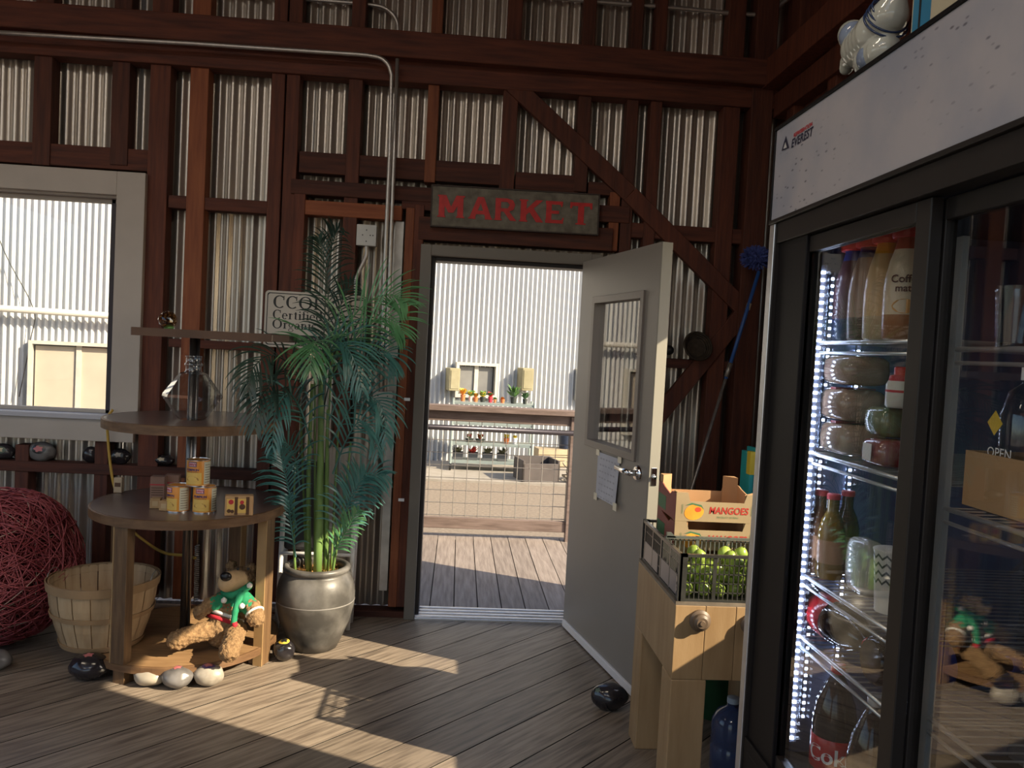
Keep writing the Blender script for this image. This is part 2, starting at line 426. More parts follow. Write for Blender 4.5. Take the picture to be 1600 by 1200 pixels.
# corrugated sheets, cut around the openings
def corr_mesh(w_, h_, pitch=.0677, amp=.0112, seg=8, ox=0.0):
    n = max(2, int(round(w_ / pitch * seg))); mb = MB(); vs = []; fs = []
    for i in range(n + 1):
        x = w_ * i / n; y = amp * math.cos(2 * PI * (x + ox) / pitch)
        vs += [(x, y, 0), (x, y, h_)]
    for i in range(n): fs.append((2 * i, 2 * i + 2, 2 * i + 3, 2 * i + 1))
    mb.add(vs, fs); return mb
def sheets(parent, x0, x1, z0, z1, Y, m, pitch=.0677, sw=.6093, mapf=None):
    x = x0
    while x < x1 - .01:
        wd = min(sw + .03, x1 - x)
        me = corr_mesh(wd, z1 - z0, pitch, ox=x).mesh('corrugated_sheet', m, True)
        o = obj('corrugated_sheet', me, m, parent)
        if mapf: o.matrix_basis = WM(parent).inverted() and mapf(x, z0)
        else: o.location = (x, Y + random.uniform(-.003, .003), z0)
        x += sw
sheets(wall, -5.5, WX0, 0.03, ZR, YC, M_CORR)
sheets(wall, WX0, WX1 + .02, WZ1, ZR, YC, M_CORR); sheets(wall, WX0, WX1 + .02, .03, WZ0, YC, M_CORR)
sheets(wall, WX1 + .02, DX0 - .05, .03, ZR, YC, M_CORR)
sheets(wall, DX0 - .05, DX1 + .05, DZ1 + .04, ZR, YC, M_CORR)
sheets(wall, DX1 + .05, XR + .12, .03, ZR, YC, M_CORR)

# ---- right wall (with the glazed-free opening that lets the sun in behind the cooler)
wr = thing('wall_right', 'right wall with dark redwood boards', None, (XR, 2, 0), kind='structure')
OY0, OY1, OZ0, OZ1 = 1.83, 3.20, 1.13, 2.24
def rbox(name, y0, y1, z0, z1, x0=0.0, x1=.09, m=M_RED): return obj(name, MB().box(XR + x0, XR + x1, y0, y1, z0, z1), m, wr, bevel=.004)
yy = YS + .20
while yy > OY1 + .02:
    wd = min(random.choice((.13, .15, .18)), yy - OY1)
    rbox('board', yy - wd + .004, yy, -.1, ZR, random.uniform(.05, .062), .11); yy -= wd
for y0, y1 in ((4.2, 4.29), (3.72, 3.81), (OY1, OY1 + .09), (OY0 - .09, OY0), (1.3, 1.39), (.6, .69), (-.2, -.11), (-1.2, -1.11), (-2.4, -2.31), (-3.6, -3.51)):
    rbox('stud', y0, y1, .02, ZR, 0.0, .06)
for z0, z1, y0, y1 in ((-.1, OZ0, -4.0, OY1), (OZ1, ZR, -4.0, OY1), (OZ0, OZ1, -4.0, OY0)):
    rbox('board_panel', y0, y1, z0, z1, .06, .11)
rbox('girt', OY0 - .1, OY1 + .1, OZ0 - .04, OZ0, -.01, .11); rbox('girt', OY0 - .1, OY1 + .1, OZ1, OZ1 + .08, 0, .11)
rbox('girt', -4, YS, 3.05, 3.2, -.10, .05, M_RED); rbox('girt', -4, YS, 2.9, 3.03, -.02, .05, M_RED); rbox('girt', OY1, YS, 1.75, 1.84, .01, .06); rbox('girt', OY1, YS, .9, .98, .01, .06)
obj('brace', MB().bar((XR + .02, 4.40, 1.55), (XR + .02, 3.3, 2.85), .04, .10), M_RED, wr)
# ---- the rest of the shell, out of view, its openings enlarged to brighten the room
wl = MB()
for y0, y1, z0, z1 in ((-4, -3.0, -.1, ZR), (3.3, YC, -.1, ZR), (-3.0, 3.3, -.1, .8), (-3.0, 3.3, 3.0, ZR)): wl.box(-5.6, -5.5, y0, y1, z0, z1)
tag(obj('wall_left', wl, M_RED), 'left end wall of dark redwood boards with a wide window opening', None, kind='structure')
wf = MB()
for x0, x1, z0, z1 in ((-5.6, -5.2, -.1, ZR), (.2, XR + .1, -.1, ZR), (-5.2, .2, 3.4, ZR)): wf.box(x0, x1, -4.1, -4.0, z0, z1)
tag(obj('wall_front', wf, M_RED), 'front wall behind the viewer with a wide barn doorway', None, kind='structure')
cl = MB()
for a in ((-5.7, XR + .14, -.4, YC + .12), (-5.7, XR + .14, -4.1, -3.2), (-5.7, -4.5, -3.2, -.4), (-.5, XR + .14, -3.2, -.4)): cl.box(*a, ZR, ZR + .1)
tag(obj('ceiling', cl, M_RED), 'dark wooden roof underside', None, kind='structure')

# ---- window with white casing
win = thing('window_1', 'single pane window in a wide white painted casing', None, (WX1, YS, WZ0), kind='structure')
cw = at_y(225, 470, YS).x - WX1
y0c, y1c = YS - .035, YS + .0
def wbox(name, x0, x1, z0, z1, ya, yb, m=M_CASE, bev=.003): return obj(name, MB().box(x0, x1, ya, yb, z0, z1), m, win, bevel=bev)
topz = at_y(100, 264, YS).z; botz = at_y(100, 686, YS).z
wbox('casing', WX1, WX1 + cw, WZ0, topz, y0c, y1c); wbox('casing', WX0 - .1, WX1, WZ1, topz, y0c, y1c)
wbox('apron', WX0 - .1, WX1 + cw - .02, botz, WZ0 - .022, y0c, y1c); wbox('sill', WX0 - .1, WX1 + .01, WZ0 - .022, WZ0 + .004, YS - .055, YS + .11, mat('sill_paint', (.50, .50, .55), .4))
wbox('jamb', WX1 - .012, WX1 + .01, WZ0, WZ1, YS, YS + .15); wbox('jamb', WX0, WX1, WZ1 - .012, WZ1 + .01, YS, YS + .15)
wbox('sash', WX1 - .060, WX1 - .034, WZ0 + .0, WZ1 - .01, YS + .05, YS + .08, mat('sash_dark', (.03, .022, .03), .5)); wbox('sash', WX0, WX1 - .03, WZ1 - .035, WZ1 - .012, YS + .05, YS + .08, M_CASE); wbox('sash', WX0, WX1 - .03, WZ0 + .004, WZ0 + .024, YS + .05, YS + .08, M_CASE)
obj('pane', MB().box(WX0, WX1 - .04, YS + .063, YS + .067, WZ0 + .02, WZ1 - .03), M_GLASS, win)

# ---- door frame, threshold
fr = thing('trim_1', 'grey painted steel door frame', None, (DX0, YS, 0), kind='structure')
fw = .058
def fbox(name, x0, x1, ya, yb, z0, z1, m=M_FRAME): return obj(name, MB().box(x0, x1, ya, yb, z0, z1), m, fr, bevel=.003)
FY0 = YS - .05
fbox('jamb', DX0 - fw, DX0, FY0, YS + .14, 0, DZ1 + fw); fbox('jamb', DX1, DX1 + fw, FY0, YS + .14, 0, DZ1 + fw); fbox('head', DX0, DX1, FY0, YS + .14, DZ1, DZ1 + fw)
MS = mat('door_stop_dark', (.035, .03, .03), .5)
fbox('stop', DX0, DX0 + .022, FY0 + .06, YS + .14, 0, DZ1, MS); fbox('stop', DX1 - .022, DX1, FY0 + .06, YS + .14, 0, DZ1, MS); fbox('stop', DX0 + .022, DX1 - .022, FY0 + .06, YS + .14, DZ1 - .022, DZ1, MS)
th = tag(obj('trim_2', MB().box(DX0, DX1, YS - .04, YS + .16, -.01, .012), M_ALU, bevel=.003), 'ribbed aluminium threshold in the doorway', None, kind='structure')
for i in range(4): obj('rib', MB().box(DX0 + .001, DX1 - .001, YS - .03 + i * .05, YS - .008 + i * .05, .011, .021), M_ALU, th, bevel=.004)

# ---- deck outside
DE = at_z(760, 836, 0).y
deck = thing('deck', 'weathered timber deck boards outside the open door', None, (0, 5, 0), kind='structure')
x = at_y(677, 900, at_z(677, 900, 0).y).x - .1415 * 24
for i in range(60):
    obj('deck_board', MB().box(x + .003, x + .1385, YS + .165, DE + random.uniform(-.004, .004), -.04, random.uniform(-.003, 0)), M_DECK, deck); x += .1415
    if x > 4: break
obj('rim_joist', MB().box(-3.5, 4, DE - .05, DE - .012, -.2, -.042), M_RAIL, deck)
obj('joists', MB().box(-3.5, 4, YS + .17, DE - .06, -.2, -.06), mat('under_deck', (.03, .025, .02), .9), deck)
GZ = -0.20
tag(obj('ground', MB().box(-45, 45, -45, 45, GZ - .2, GZ), M_GROUND), 'pale gravel yard between the buildings', None, kind='structure')
YK = at_z(760, 752, GZ + .03).y
tag(obj('pavement', MB().box(-14, 14, YK, YK + 6, GZ, GZ + .03), M_CONC), 'concrete strip along the white building', None, kind='structure')

# ---- unseen lamps added above and behind the viewer to brighten the room
M_LAMP = mat('fill_diffuser', (.9, .85, .75), .5, emit=(1.0, .84, .64), estr=6.0)
for lab, x, y in (('ceiling lamp added to brighten the left front of the shop', -3.4, -1.6), ('ceiling lamp added to brighten the left middle of the shop', -3.2, 1.3), ('ceiling lamp added to brighten the front middle of the shop', -.9, -1.6), ('ceiling lamp added to brighten the middle of the shop', -.7, 1.3)):
    t = thing('fill_lamp', lab, 'lamp', (x, y, 3.9), 0, 'added fill lamps')
    obj('housing', MB().box(-.62, .62, -.07, .07, .012, .07), M_WHITE, t, local=True, bevel=.006); obj('diffuser', MB().box(-.60, .60, -.05, .05, -.008, .012), M_LAMP, t, local=True)
    for sx in (-.45, .45): obj('chain', MB().tube([(sx, 0, .07), (sx, 0, ZR - 3.9)], .006, 6), M_COND, t, local=True)
    al = bpy.data.lights.new('fill_light', 'AREA'); al.shape = 'RECTANGLE'; al.size = 1.2; al.size_y = .1; al.energy = 7.5; al.color = (1.0, .84, .64)
    ao = bpy.data.objects.new('fill_light', al); COL.objects.link(ao); ao.parent = t; ao.location = (0, 0, -.012)
# ---- railing with wire panel
RY = DE - .10
rail = thing('deck_railing', 'weathered timber railing with square wire mesh at the deck edge', 'railing', (0, RY, 0))
zc = at_y(760, 634, RY).z
def zr(py): return at_y(760, py, RY).z
obj('cap_rail', MB().box(-2.6, 3.2, RY - .07, RY + .07, zr(644), zr(635)), M_RAIL, rail, bevel=.005)
obj('top_rail', MB().box(-2.6, 3.2, RY - .018, RY + .018, zr(660), zr(644.5)), M_RAIL, rail, bevel=.004)
obj('bottom_rail', MB().box(-2.6, 3.2, RY - .02, RY + .02, zr(827), zr(810)), M_RAIL, rail, bevel=.004)
px_ = at_y(894, 740, RY).x
for xx in (px_, px_ - 1.75, px_ + 1.75): obj('post', MB().box(xx - .035, xx + .035, RY - .035, RY + .035, -.04, zr(644)), M_RAIL, rail, bevel=.004)
obj('grab_pipe', MB().tube([(-2.6, RY - .10, zr(669)), (px_ + .05, RY - .10, zr(669))], .022, 10), mat('pipe_dark', (.045, .04, .05), .35, .6), rail, smooth=True)
M_WIRE = mat('wire_galv', (.30, .285, .27), .4, .6)
xx = px_ - .04
while xx > -2.4:
    obj('wire', MB().tube([(xx, RY + .025, zr(815)), (xx, RY + .025, zr(655))], .0032, 5), M_WIRE, rail); xx -= .1016
zz = zr(808)
while zz < zr(660):
    obj('wire', MB().tube([(-2.4, RY + .028, zz), (px_, RY + .028, zz)], .0032, 5), M_WIRE, rail); zz += .1016

# ---- the white building across the yard
BA = R(15); BU = Vector((math.cos(BA), math.sin(BA), 0)); BN = Vector((math.sin(BA), -math.cos(BA), 0)); B0 = Vector((-.25, 11.95, GZ))
def at_b(px, py, off=0.0):
    d = ray(px, py); o = B0 + BN * off; t = (o - EYE).dot(BN) / d.dot(BN); p = EYE + d * t
    return (p - o).dot(BU), p.z
bld = thing('warehouse', 'long white corrugated metal building across the yard', 'building', B0, BA)
s = -11.0
while s < 9.0:
    me = corr_mesh(.78, 5.2, .0765, .020, 12, s).mesh('corrugated_sheet', M_CORRW, True)
    o = bpy.data.objects.new('corrugated_sheet', me); COL.objects.link(o); o.parent = bld; o.location = (s, random.uniform(-.004, .004), 0); s += .765
obj('backing_wall', MB().box(-11, 9, .03, .15, 0, 5.2), M_CORRW, bld, local=True)
obj('roof', MB().box(-11.2, 9.2, -.25, 3, 5.2, 5.3), M_GALV, bld, local=True)
M_WFR = mat('old_white_frame', (.45, .43, .38), .6, var=.08)
def bwin(p00, p11, npan, cols, name='window'):
    """window set on the building: px corners, number of panes"""
    s0, z1 = at_b(*p00); s1, z0 = at_b(*p11); z0 -= GZ; z1 -= GZ
    f = obj(name, MB().box(s0, s1, -.022, .01, z0, z1), mat('window_dark', (.05, .045, .045), .5), bld, local=True)
    t = .045
    for a in ((s0 - t, s1 + t, z1, z1 + t), (s0 - t, s1 + t, z0 - t, z0), (s0 - t, s0, z0, z1), (s1, s1 + t, z0, z1)):
        o = obj('frame', MB().box(a[0], a[1], -.12, .0, a[2], a[3]), M_WFR, f, local=True)
    wd = (s1 - s0) / npan
    for i in range(npan):
        obj('pane', MB().box(s0 + i * wd + .02, s0 + (i + 1) * wd - .02, -.034, -.024, z0 + .02, z1 - .02), cols[i], f, local=True)
        if i: obj('mullion', MB().box(s0 + i * wd - .03, s0 + i * wd + .03, -.06, 0, z0, z1), M_WFR, f, local=True)
    return f
M_PANE1 = mat('dusty_pane', (.13, .13, .13), .25, 0, col2=(.20, .20, .195), scale=3)
M_PANE2 = mat('cream_pane', (.42, .37, .30), .35, 0, var=.06, scale=3)
bwin((715, 570), (769, 617), 2, [M_PANE1, M_PANE1]); bwin((54, 537), (190, 655), 2, [M_PANE2, M_PANE2]); bwin((903, 580), (945, 622), 1, [M_PANE2])
s_, z_ = at_b(90, 489, .16)
pp = [(-11, -.16, z_ - GZ + .0), (s_ - 1.1, -.16, z_ - GZ + .02), (s_ + 3.2, -.16, z_ - GZ - .02)]
obj('pipe', MB().tube(pp, .042, 12), mat('white_pipe', (.50, .48, .44), .4), bld, smooth=True, local=True)
# loose cables on the building
tag(obj('cable', MB().tube(spline([B0 + BU * at_b(-30, 300, .1)[0] + BN * .1 + Vector((0, 0, at_b(-30, 300, .1)[1] - GZ)), B0 + BU * at_b(10, 400, .1)[0] + BN * .1 + Vector((0, 0, at_b(10, 400, .1)[1] - GZ)), B0 + BU * at_b(52, 482, .1)[0] + BN * .1 + Vector((0, 0, at_b(52, 482, .1)[1] - GZ)),
    B0 + BU * at_b(48, 530, .09)[0] + BN * .09 + Vector((0, 0, at_b(48, 530, .09)[1] - GZ)), B0 + BU * at_b(30, 620, .09)[0] + BN * .09 + Vector((0, 0, at_b(30, 620, .09)[1] - GZ))], 6), .006, 5), M_BLACKF), 'thin black cable slung down the white building, seen through the left window', 'cable')

# ---- plant rack with pots
CY = 11.05
rx0 = at_y(705, 690, CY).x; rx1 = at_y(832, 690, CY).x
rk = thing('plant_rack', 'wheeled steel nursery rack with three shelves outside', 'rack', ((rx0 + rx1) / 2, CY + .2, GZ))
M_RK = mat('rack_steel', (.27, .32, .31), .5, .3, var=.08)
def zk(py): return at_y(760, py, CY).z
shz = [zk(630), zk(662), zk(694), zk(722)]
for z in shz: obj('shelf', MB().box(rx0, rx1, CY, CY + .42, z - .03, z), M_RK, rk)
for xx in (rx0, rx1):
    for yy in (CY, CY + .42):
        p = obj('post', MB().tube([(xx, yy, shz[3] - .04), (xx, yy, shz[0] + .03)], .016, 8), M_RK, rk)
        obj('caster', MB().tube([(xx - .015, yy, GZ + .075), (xx + .015, yy, GZ + .075)], .045, 12), M_BLACK, p)
M_BOARD = mat('weathered_board', (.22, .195, .11), .8, 0, col2=(.30, .27, .17), scale=6)
for a, b in ((703, 718), (817, 833)):                     # weathered meter boxes on the building behind the rack
    s0, z1 = at_b(a, 575, .26); s1, z0 = at_b(b, 611, .26)
    bxm = obj('meter_box', MB().box(s0, s1, -.26, 0, z0 - GZ, z1 - GZ), M_BOARD, bld, local=True, bevel=.01); obj('box_door', MB().box(s0 + .02, s1 - .02, -.268, -.258, z0 - GZ + .03, z1 - GZ - .03), M_BOARD, bxm, local=True, bevel=.004)
def leafclump(mb, c, r, h, n, lw=.02, up=.6, seed=0):
    rd = random.Random(seed); c = Vector(c)
    for i in range(n):
        a = rd.uniform(0, 2 * PI); e = rd.uniform(.1, 1.0); L = rd.uniform(.5, 1) * r
        d = Vector((math.cos(a), math.sin(a), up + e)).normalized(); base = c + Vector((math.cos(a), math.sin(a), 0)) * r * .15 + Vector((0, 0, rd.uniform(0, h * .5)))
        tip = base + d * L; s_ = d.cross(Vector((0, 0, 1))).normalized() * lw * rd.uniform(.7, 1.4); mid = (base + tip) / 2 + Vector((0, 0, L * .12))
        mb.add([base, mid + s_, tip, mid - s_], [(0, 1, 2, 3)])
def potted(label, px, py, Y, wpx, hpx, colp, leafcols, plh, name='potted_plant', n=40):
    c = at_y(px, py, Y); sc = Y / FPX; r = wpx * sc / 2 * .84; h = hpx * sc
    t = thing(name, label, 'plant', c)
    obj('pot', MB().lathe([(r * .72, 0), (r * .95, h * .85), (r, h * .85), (r, h), (r * .85, h), (r * .82, h * .9)], n=16), mat('pot_' + str(colp), colp, .6), t, smooth=True, auto=40, local=True)
    for i, lc in enumerate(leafcols):
        mb = MB(); leafclump(mb, (0, 0, h * .9), plh * sc * .8, plh * sc, n // len(leafcols), .022, seed=hash((px, i)) % 999)
        obj('foliage', mb, mat('leaf_%s' % str(lc), lc, .6, var=.2), t, local=True)
    return t
TC = (.55, .16, .05); OR = (.75, .28, .03); YE = (.72, .55, .05); GR = (.10, .22, .05); RD = (.6, .06, .04); DK = (.03, .035, .03)
Yp = CY + .2
bz = at_y(760, 630, CY).z
def on(px, z, Y=Yp):
    """pixel row of height z at depth Y below column px"""
    d = CAMR.transposed() @ (Vector((at_y(px, 600, Y).x, Y, z)) - EYE); return 600 + FPX * d.y / d.z
for lab, px, w_, h_, pc, lc, ph in (
    ('orange-flowered plant in terracotta pot, leftmost on top shelf of rack', 723, 10, 10, TC, [OR, YE], 13), ('pale pink pot with yellow green leaves on top rack shelf', 735, 8, 8, (.7, .45, .38), [YE, GR], 11),
    ('low terracotta pot with orange bloom on top rack shelf', 743, 10, 7, TC, [OR, GR], 8), ('dark nursery pot with yellow leaves on top rack shelf', 754, 11, 8, DK, [YE, GR], 11),
    ('bright red pot of red flowers on top rack shelf', 766, 9, 9, (.6, .03, .05), [RD, GR], 8), ('tiny terracotta pot beside the red pot on top rack shelf', 773, 6, 5, TC, [GR], 4),
    ('small lone terracotta pot midway along top rack shelf', 785, 9, 6, TC, [OR], 4), ('tall bushy plant in black pot near right end of rack', 802, 13, 10, DK, [GR, (.05, .12, .04)], 20), ('short leafy plant in dark pot at rack right post', 820, 9, 8, DK, [(.05, .12, .04)], 12)):
    potted(lab, px, on(px, shz[0]), Yp, w_, h_, pc, lc, ph)
for lab, px, w_, h_, pc, lc, ph in (
    ('pink flowering plant on the middle rack shelf', 733, 16, 5, DK, [(.7, .15, .2), GR], 9), ('green and red trough plant on the middle rack shelf', 750, 18, 5, DK, [GR, RD], 9),
    ('orange pot with yellow flowers at right of middle rack shelf', 791, 11, 8, (.65, .16, .03), [YE], 8), ('white pot at the far right of the middle rack shelf', 804, 10, 9, (.7, .7, .75), [YE], 5)):
    potted(lab, px, on(px, shz[2]), Yp, w_, h_, pc, lc, ph)
M_TRAY = mat('tray_grey', (.09, .09, .095), .6)
for lab, px in (('leftmost black nursery tray of seedlings on bottom of rack', 715), ('nursery tray of red flowers on bottom of rack', 738), ('black nursery tray in the middle of rack bottom', 761), ('rightmost nursery tray of seedlings on bottom of rack', 784)):
    c = at_y(px, on(px, shz[3]), Yp); t = thing('nursery_tray', lab, 'tray', c)
    obj('tray', MB().lathe([(.09, 0), (.105, .10), (.095, .10), (.085, .02)], n=4, m=Matrix.Rotation(R(45), 3, 'Z')), M_TRAY, t, local=True)
    mb = MB(); leafclump(mb, (0, 0, .08), .11, .06, 40, .012, seed=px); obj('foliage', mb, mat('leaf_%d' % (px == 738), RD if px == 738 else (.16, .15, .08), .6, var=.2), t, local=True)

# ---- black planter box, crate, bucket and hose by the rack
c = at_z(835, 749, GZ); c.y -= .18; t = thing('planter_box', 'dark grey open planter box on the ground right of the rack', 'planter', c, R(12))
M_PL = mat('planter_dark', (.075, .062, .058), .7, var=.15)
w2, d2, h2 = .255, .22, .27
for nm, a in (('front', (-w2, w2, -d2, -d2 + .03, 0, h2)), ('back', (-w2, w2, d2 - .03, d2, 0, h2 + .05)), ('side', (-w2, -w2 + .03, -d2, d2, 0, h2 + .04)), ('side', (w2 - .03, w2, -d2, d2, 0, h2 + .04)), ('bottom', (-w2, w2, -d2, d2, 0, .03))):
    obj(nm, MB().box(*a), M_PL, t, local=True, bevel=.006)
c = at_z(880, 733, GZ + .03); t = thing('timber_crate', 'pale slatted timber crate behind the black planter', 'crate', c, R(10)); t.location.y += .3
for i in range(3): obj('slat', MB().box(-.40, .42, -.16, -.14, .02 + i * .085, .095 + i * .085), mat('pale_pine', (.40, .31, .20), .7, var=.1), t, local=True)
obj('body', MB().box(-.39, .41, -.138, .16, 0, .27), mat('pale_pine2', (.30, .24, .16), .7), t, local=True)
c = at_y(880, 703, 10.95); c.z = GZ + .30; 
t = thing('bucket', 'black bucket standing on the pale timber crate', 'bucket', (t.location.x + .05, t.location.y, t.location.z + .27))
obj('pail', MB().lathe([(.09, 0), (.115, .2), (.11, .2), (.085, .02)], n=20), mat('bucket_navy', (.02, .03, .06), .4), t, smooth=True, auto=40, local=True)
obj('handle', MB().tube(arc((0, 0, .19), .112, 0, PI, 12, (1, 0, 0), (0, -.3, -.95)), .004, 5), M_WIRE, t, local=True)
c = at_z(877, 752, GZ); c.x += .24; c.y -= .1; mb = MB()
for i in range(9):
    rr = .16 + .05 * random.random(); cc = c + Vector((random.uniform(-.06, .06), random.uniform(-.06, .06), .03 + i * .022)); tl = Vector((random.uniform(-.35, .35), random.uniform(-.3, .3), 1)).normalized()
    u_ = tl.cross(Vector((0, 1, 0))).normalized(); v_ = tl.cross(u_); mb.tube(arc(cc, rr, random.uniform(0, 6), random.uniform(5, 6) + 6, 22, u_, v_), .009, 5)
tag(obj('garden_hose', mb, mat('hose_tan', (.30, .25, .18), .6, var=.3), smooth=True), 'coil of old garden hose on the ground at the railing post', 'hose')
# ================================================================ DOOR
HP = Vector((.648, 4.385, 0)); FE = Vector((.852, 3.45, 0)); dv = (FE - HP); DL = dv.length; du = dv.normalized(); dn = Vector((du.y, -du.x, 0))   # dn: towards the camera's left face
if dn.x > 0: dn = -dn
door = thing('door_1', 'open grey steel door with a tall window, swung into the room', None, HP, kind='structure')
DM = Matrix((du, -dn, Vector((0, 0, 1)))).transposed().to_4x4(); DM.translation = HP      # local: x along the leaf, y into its thickness, z up
DT = .045; DH = 2.03
gx0, gx1, gz0, gz1 = .226, .792, 1.075, 1.797
M_DEDGE = mat('door_edge_cream', (.25, .24, .205), .4)
def dbox(name, x0, x1, y0, y1, z0, z1, m=M_DOOR, p=None, bev=.002): return obj(name, MB().box(x0, x1, y0, y1, z0, z1, DM), m, p or door, bevel=bev)
e = .002
dbox('stile', 0, gx0, 0, DT, .012, DH, bev=0); dbox('stile', gx1, DL - .002, 0, DT, .012, DH, bev=0); dbox('rail', gx0, gx1, 0, DT, .012, gz0, bev=0); dbox('rail', gx0, gx1, 0, DT, gz1, DH, bev=0)
dbox('edge', DL - .002, DL + .004, .0, DT + .006, .02, DH, M_DEDGE)
M_GFR = mat('glazing_frame', (.19, .165, .15), .45)
for a in ((gx0 - .03, gx1 + .03, gz1 - .005, gz1 + .03), (gx0 - .03, gx1 + .03, gz0 - .03, gz0 + .005), (gx0 - .03, gx0 + .005, gz0, gz1), (gx1 - .005, gx1 + .03, gz0, gz1)):
    dbox('glazing_bead', a[0], a[1], -.012, DT + .012, a[2], a[3], M_GFR)
dbox('pane', gx0, gx1, .020, .026, gz0, gz1, M_GLASS, bev=0)
dbox('sweep', 0.02, DL - .02, -.014, 0, .008, .045, mat('sweep_white', (.75, .75, .78), .4))
# lever handle, both plates and the latch plate on the edge
hz, hx = 1.0, .862
hd = obj('handle', MB().lathe([(.037, 0), (.037, .008), (.030, .018), (.014, .020), (.014, .05)], n=24, m=Matrix.Identity(3)), M_CHROME, None, smooth=True, auto=40)
hm = DM @ Matrix.Translation((hx, 0, hz)) @ Matrix.Rotation(R(90), 4, 'X'); hd.data.transform(hm); adopt(hd, door)
mbh = MB(); mbh.tube([DM @ Vector((hx, -.048, hz)), DM @ Vector((hx - .03, -.056, hz + .002)), DM @ Vector((hx - .135, -.056, hz + .006))], [.014, .014, .011], 10)
obj('lever', mbh, M_CHROME, hd, smooth=True)
obj('lever', MB().tube([DM @ Vector((hx, DT + .048, hz)), DM @ Vector((hx - .11, DT + .056, hz + .004))], .010, 10), M_CHROME, hd, smooth=True)
dbox('latch_plate', DL + .004, DL + .007, .010, DT - .008, hz - .04, hz + .04, M_CHROME); obj('latch', MB().tube([DM @ Vector((DL + .004, DT / 2, hz)), DM @ Vector((DL + .018, DT / 2, hz))], .010, 10), M_CHROME, door, smooth=True)
for z in (.25, 1.0, 1.8): obj('hinge', MB().tube([HP + Vector((.03, .01, z)), HP + Vector((.03, .01, z + .1))], .009, 8), M_CHROME, door)
# paper note taped to the door
note = thing('paper_note', 'white paper notice taped to the grey door below its window', 'paper', DM @ Vector((.51, -.004, .90)))
M_PAPER = mat('paper_white', (.52, .53, .60), .8, 0, col2=(.44, .45, .52), scale=9)
n0 = at_y(950, 748, 3.8)
nx0, nx1, nz0, nz1 = .378, .652, .804, 1.032
vs = []; fs = []
NN = 6
for i in range(NN + 1):
    for j in range(NN + 1):
        u_ = nx0 + (nx1 - nx0) * i / NN; v_ = nz0 + (nz1 - nz0) * j / NN; vs.append(DM @ Vector((u_, -.004 - .012 * (1 - j / NN) * (i / NN), v_)))
for i in range(NN):
    for j in range(NN): k = i * (NN + 1) + j; fs.append((k, k + NN + 1, k + NN + 2, k + 1))
sh = obj('sheet', MB().add(vs, fs), M_PAPER, note); sm = sh.modifiers.new('thick', 'SOLIDIFY'); sm.thickness = .0008
M_INK = mat('pencil_ink', (.36, .37, .43), .8)
for i in range(7):
    mbn = MB(); z = nz1 - .03 - i * .032
    for q in range(6): a = nx0 + .03 + q * .036 + random.uniform(0, .008); fx = (a - nx0) / (nx1 - nx0); yv = -.0055 - .012 * (1 - (z - nz0) / (nz1 - nz0)) * fx; mbn.add([DM @ Vector(p) for p in ((a, yv, z), (a + .022, yv - .0004, z - .002), (a + .022, yv - .0004, z + .006), (a, yv, z + .007))], [(0, 1, 2, 3)])
    tag(obj('scribble', mbn, M_INK, note), kind='stuff')
for a, z in ((nx0, nz1), (nx1, nz1), (nx0, nz0), (nx1, nz0)):
    yv = -.007 - .012 * (1 if z == nz0 and a == nx1 else 0); obj('tape', MB().box(a - .02, a + .02, yv, yv + .002, z - .018, z + .018, DM @ Matrix.Rotation(0, 4, 'Z')), mat('tape', (.66, .62, .50), .4), note)

# ================================================================ SIGNS
SY = YS - .055
a0, a1, b1 = at_y(676, 290, SY), at_y(936, 305, SY), at_y(934, 366, SY)
sw_ = (a1 - a0).length; shh = at_y(676, 290, SY).z - at_y(675, 352, SY).z
su = (a1 - a0).normalized(); sv = Vector((-su.z, 0, su.x)); c0 = a0 - sv * shh
ms = thing('market_sign', 'weathered grey board sign reading MARKET in red letters above the door', 'sign', c0)
SM = Matrix((su, Vector((0, 1, 0)), sv)).transposed().to_4x4(); SM.translation = c0
M_SIGN = mat('sign_weathered', (.105, .095, .075), .8, 0, col2=(.20, .185, .15), scale=22, bump=.3)
obj('board', MB().box(0, sw_, 0, .03, 0, shh, SM), M_SIGN, ms, bevel=.003)
M_SEDGE = mat('sign_edge', (.05, .035, .03), .7)
for a in ((-.006, sw_ + .006, -.006, .0), (-.006, sw_ + .006, shh, shh + .006), (-.006, 0, 0, shh), (sw_, sw_ + .006, 0, shh)): obj('edge_strip', MB().box(a[0], a[1], -.004, .034, a[2], a[3], SM), M_SEDGE, ms)
M_SRED = mat('sign_red', (.50, .022, .022), .55, var=.15, scale=30)
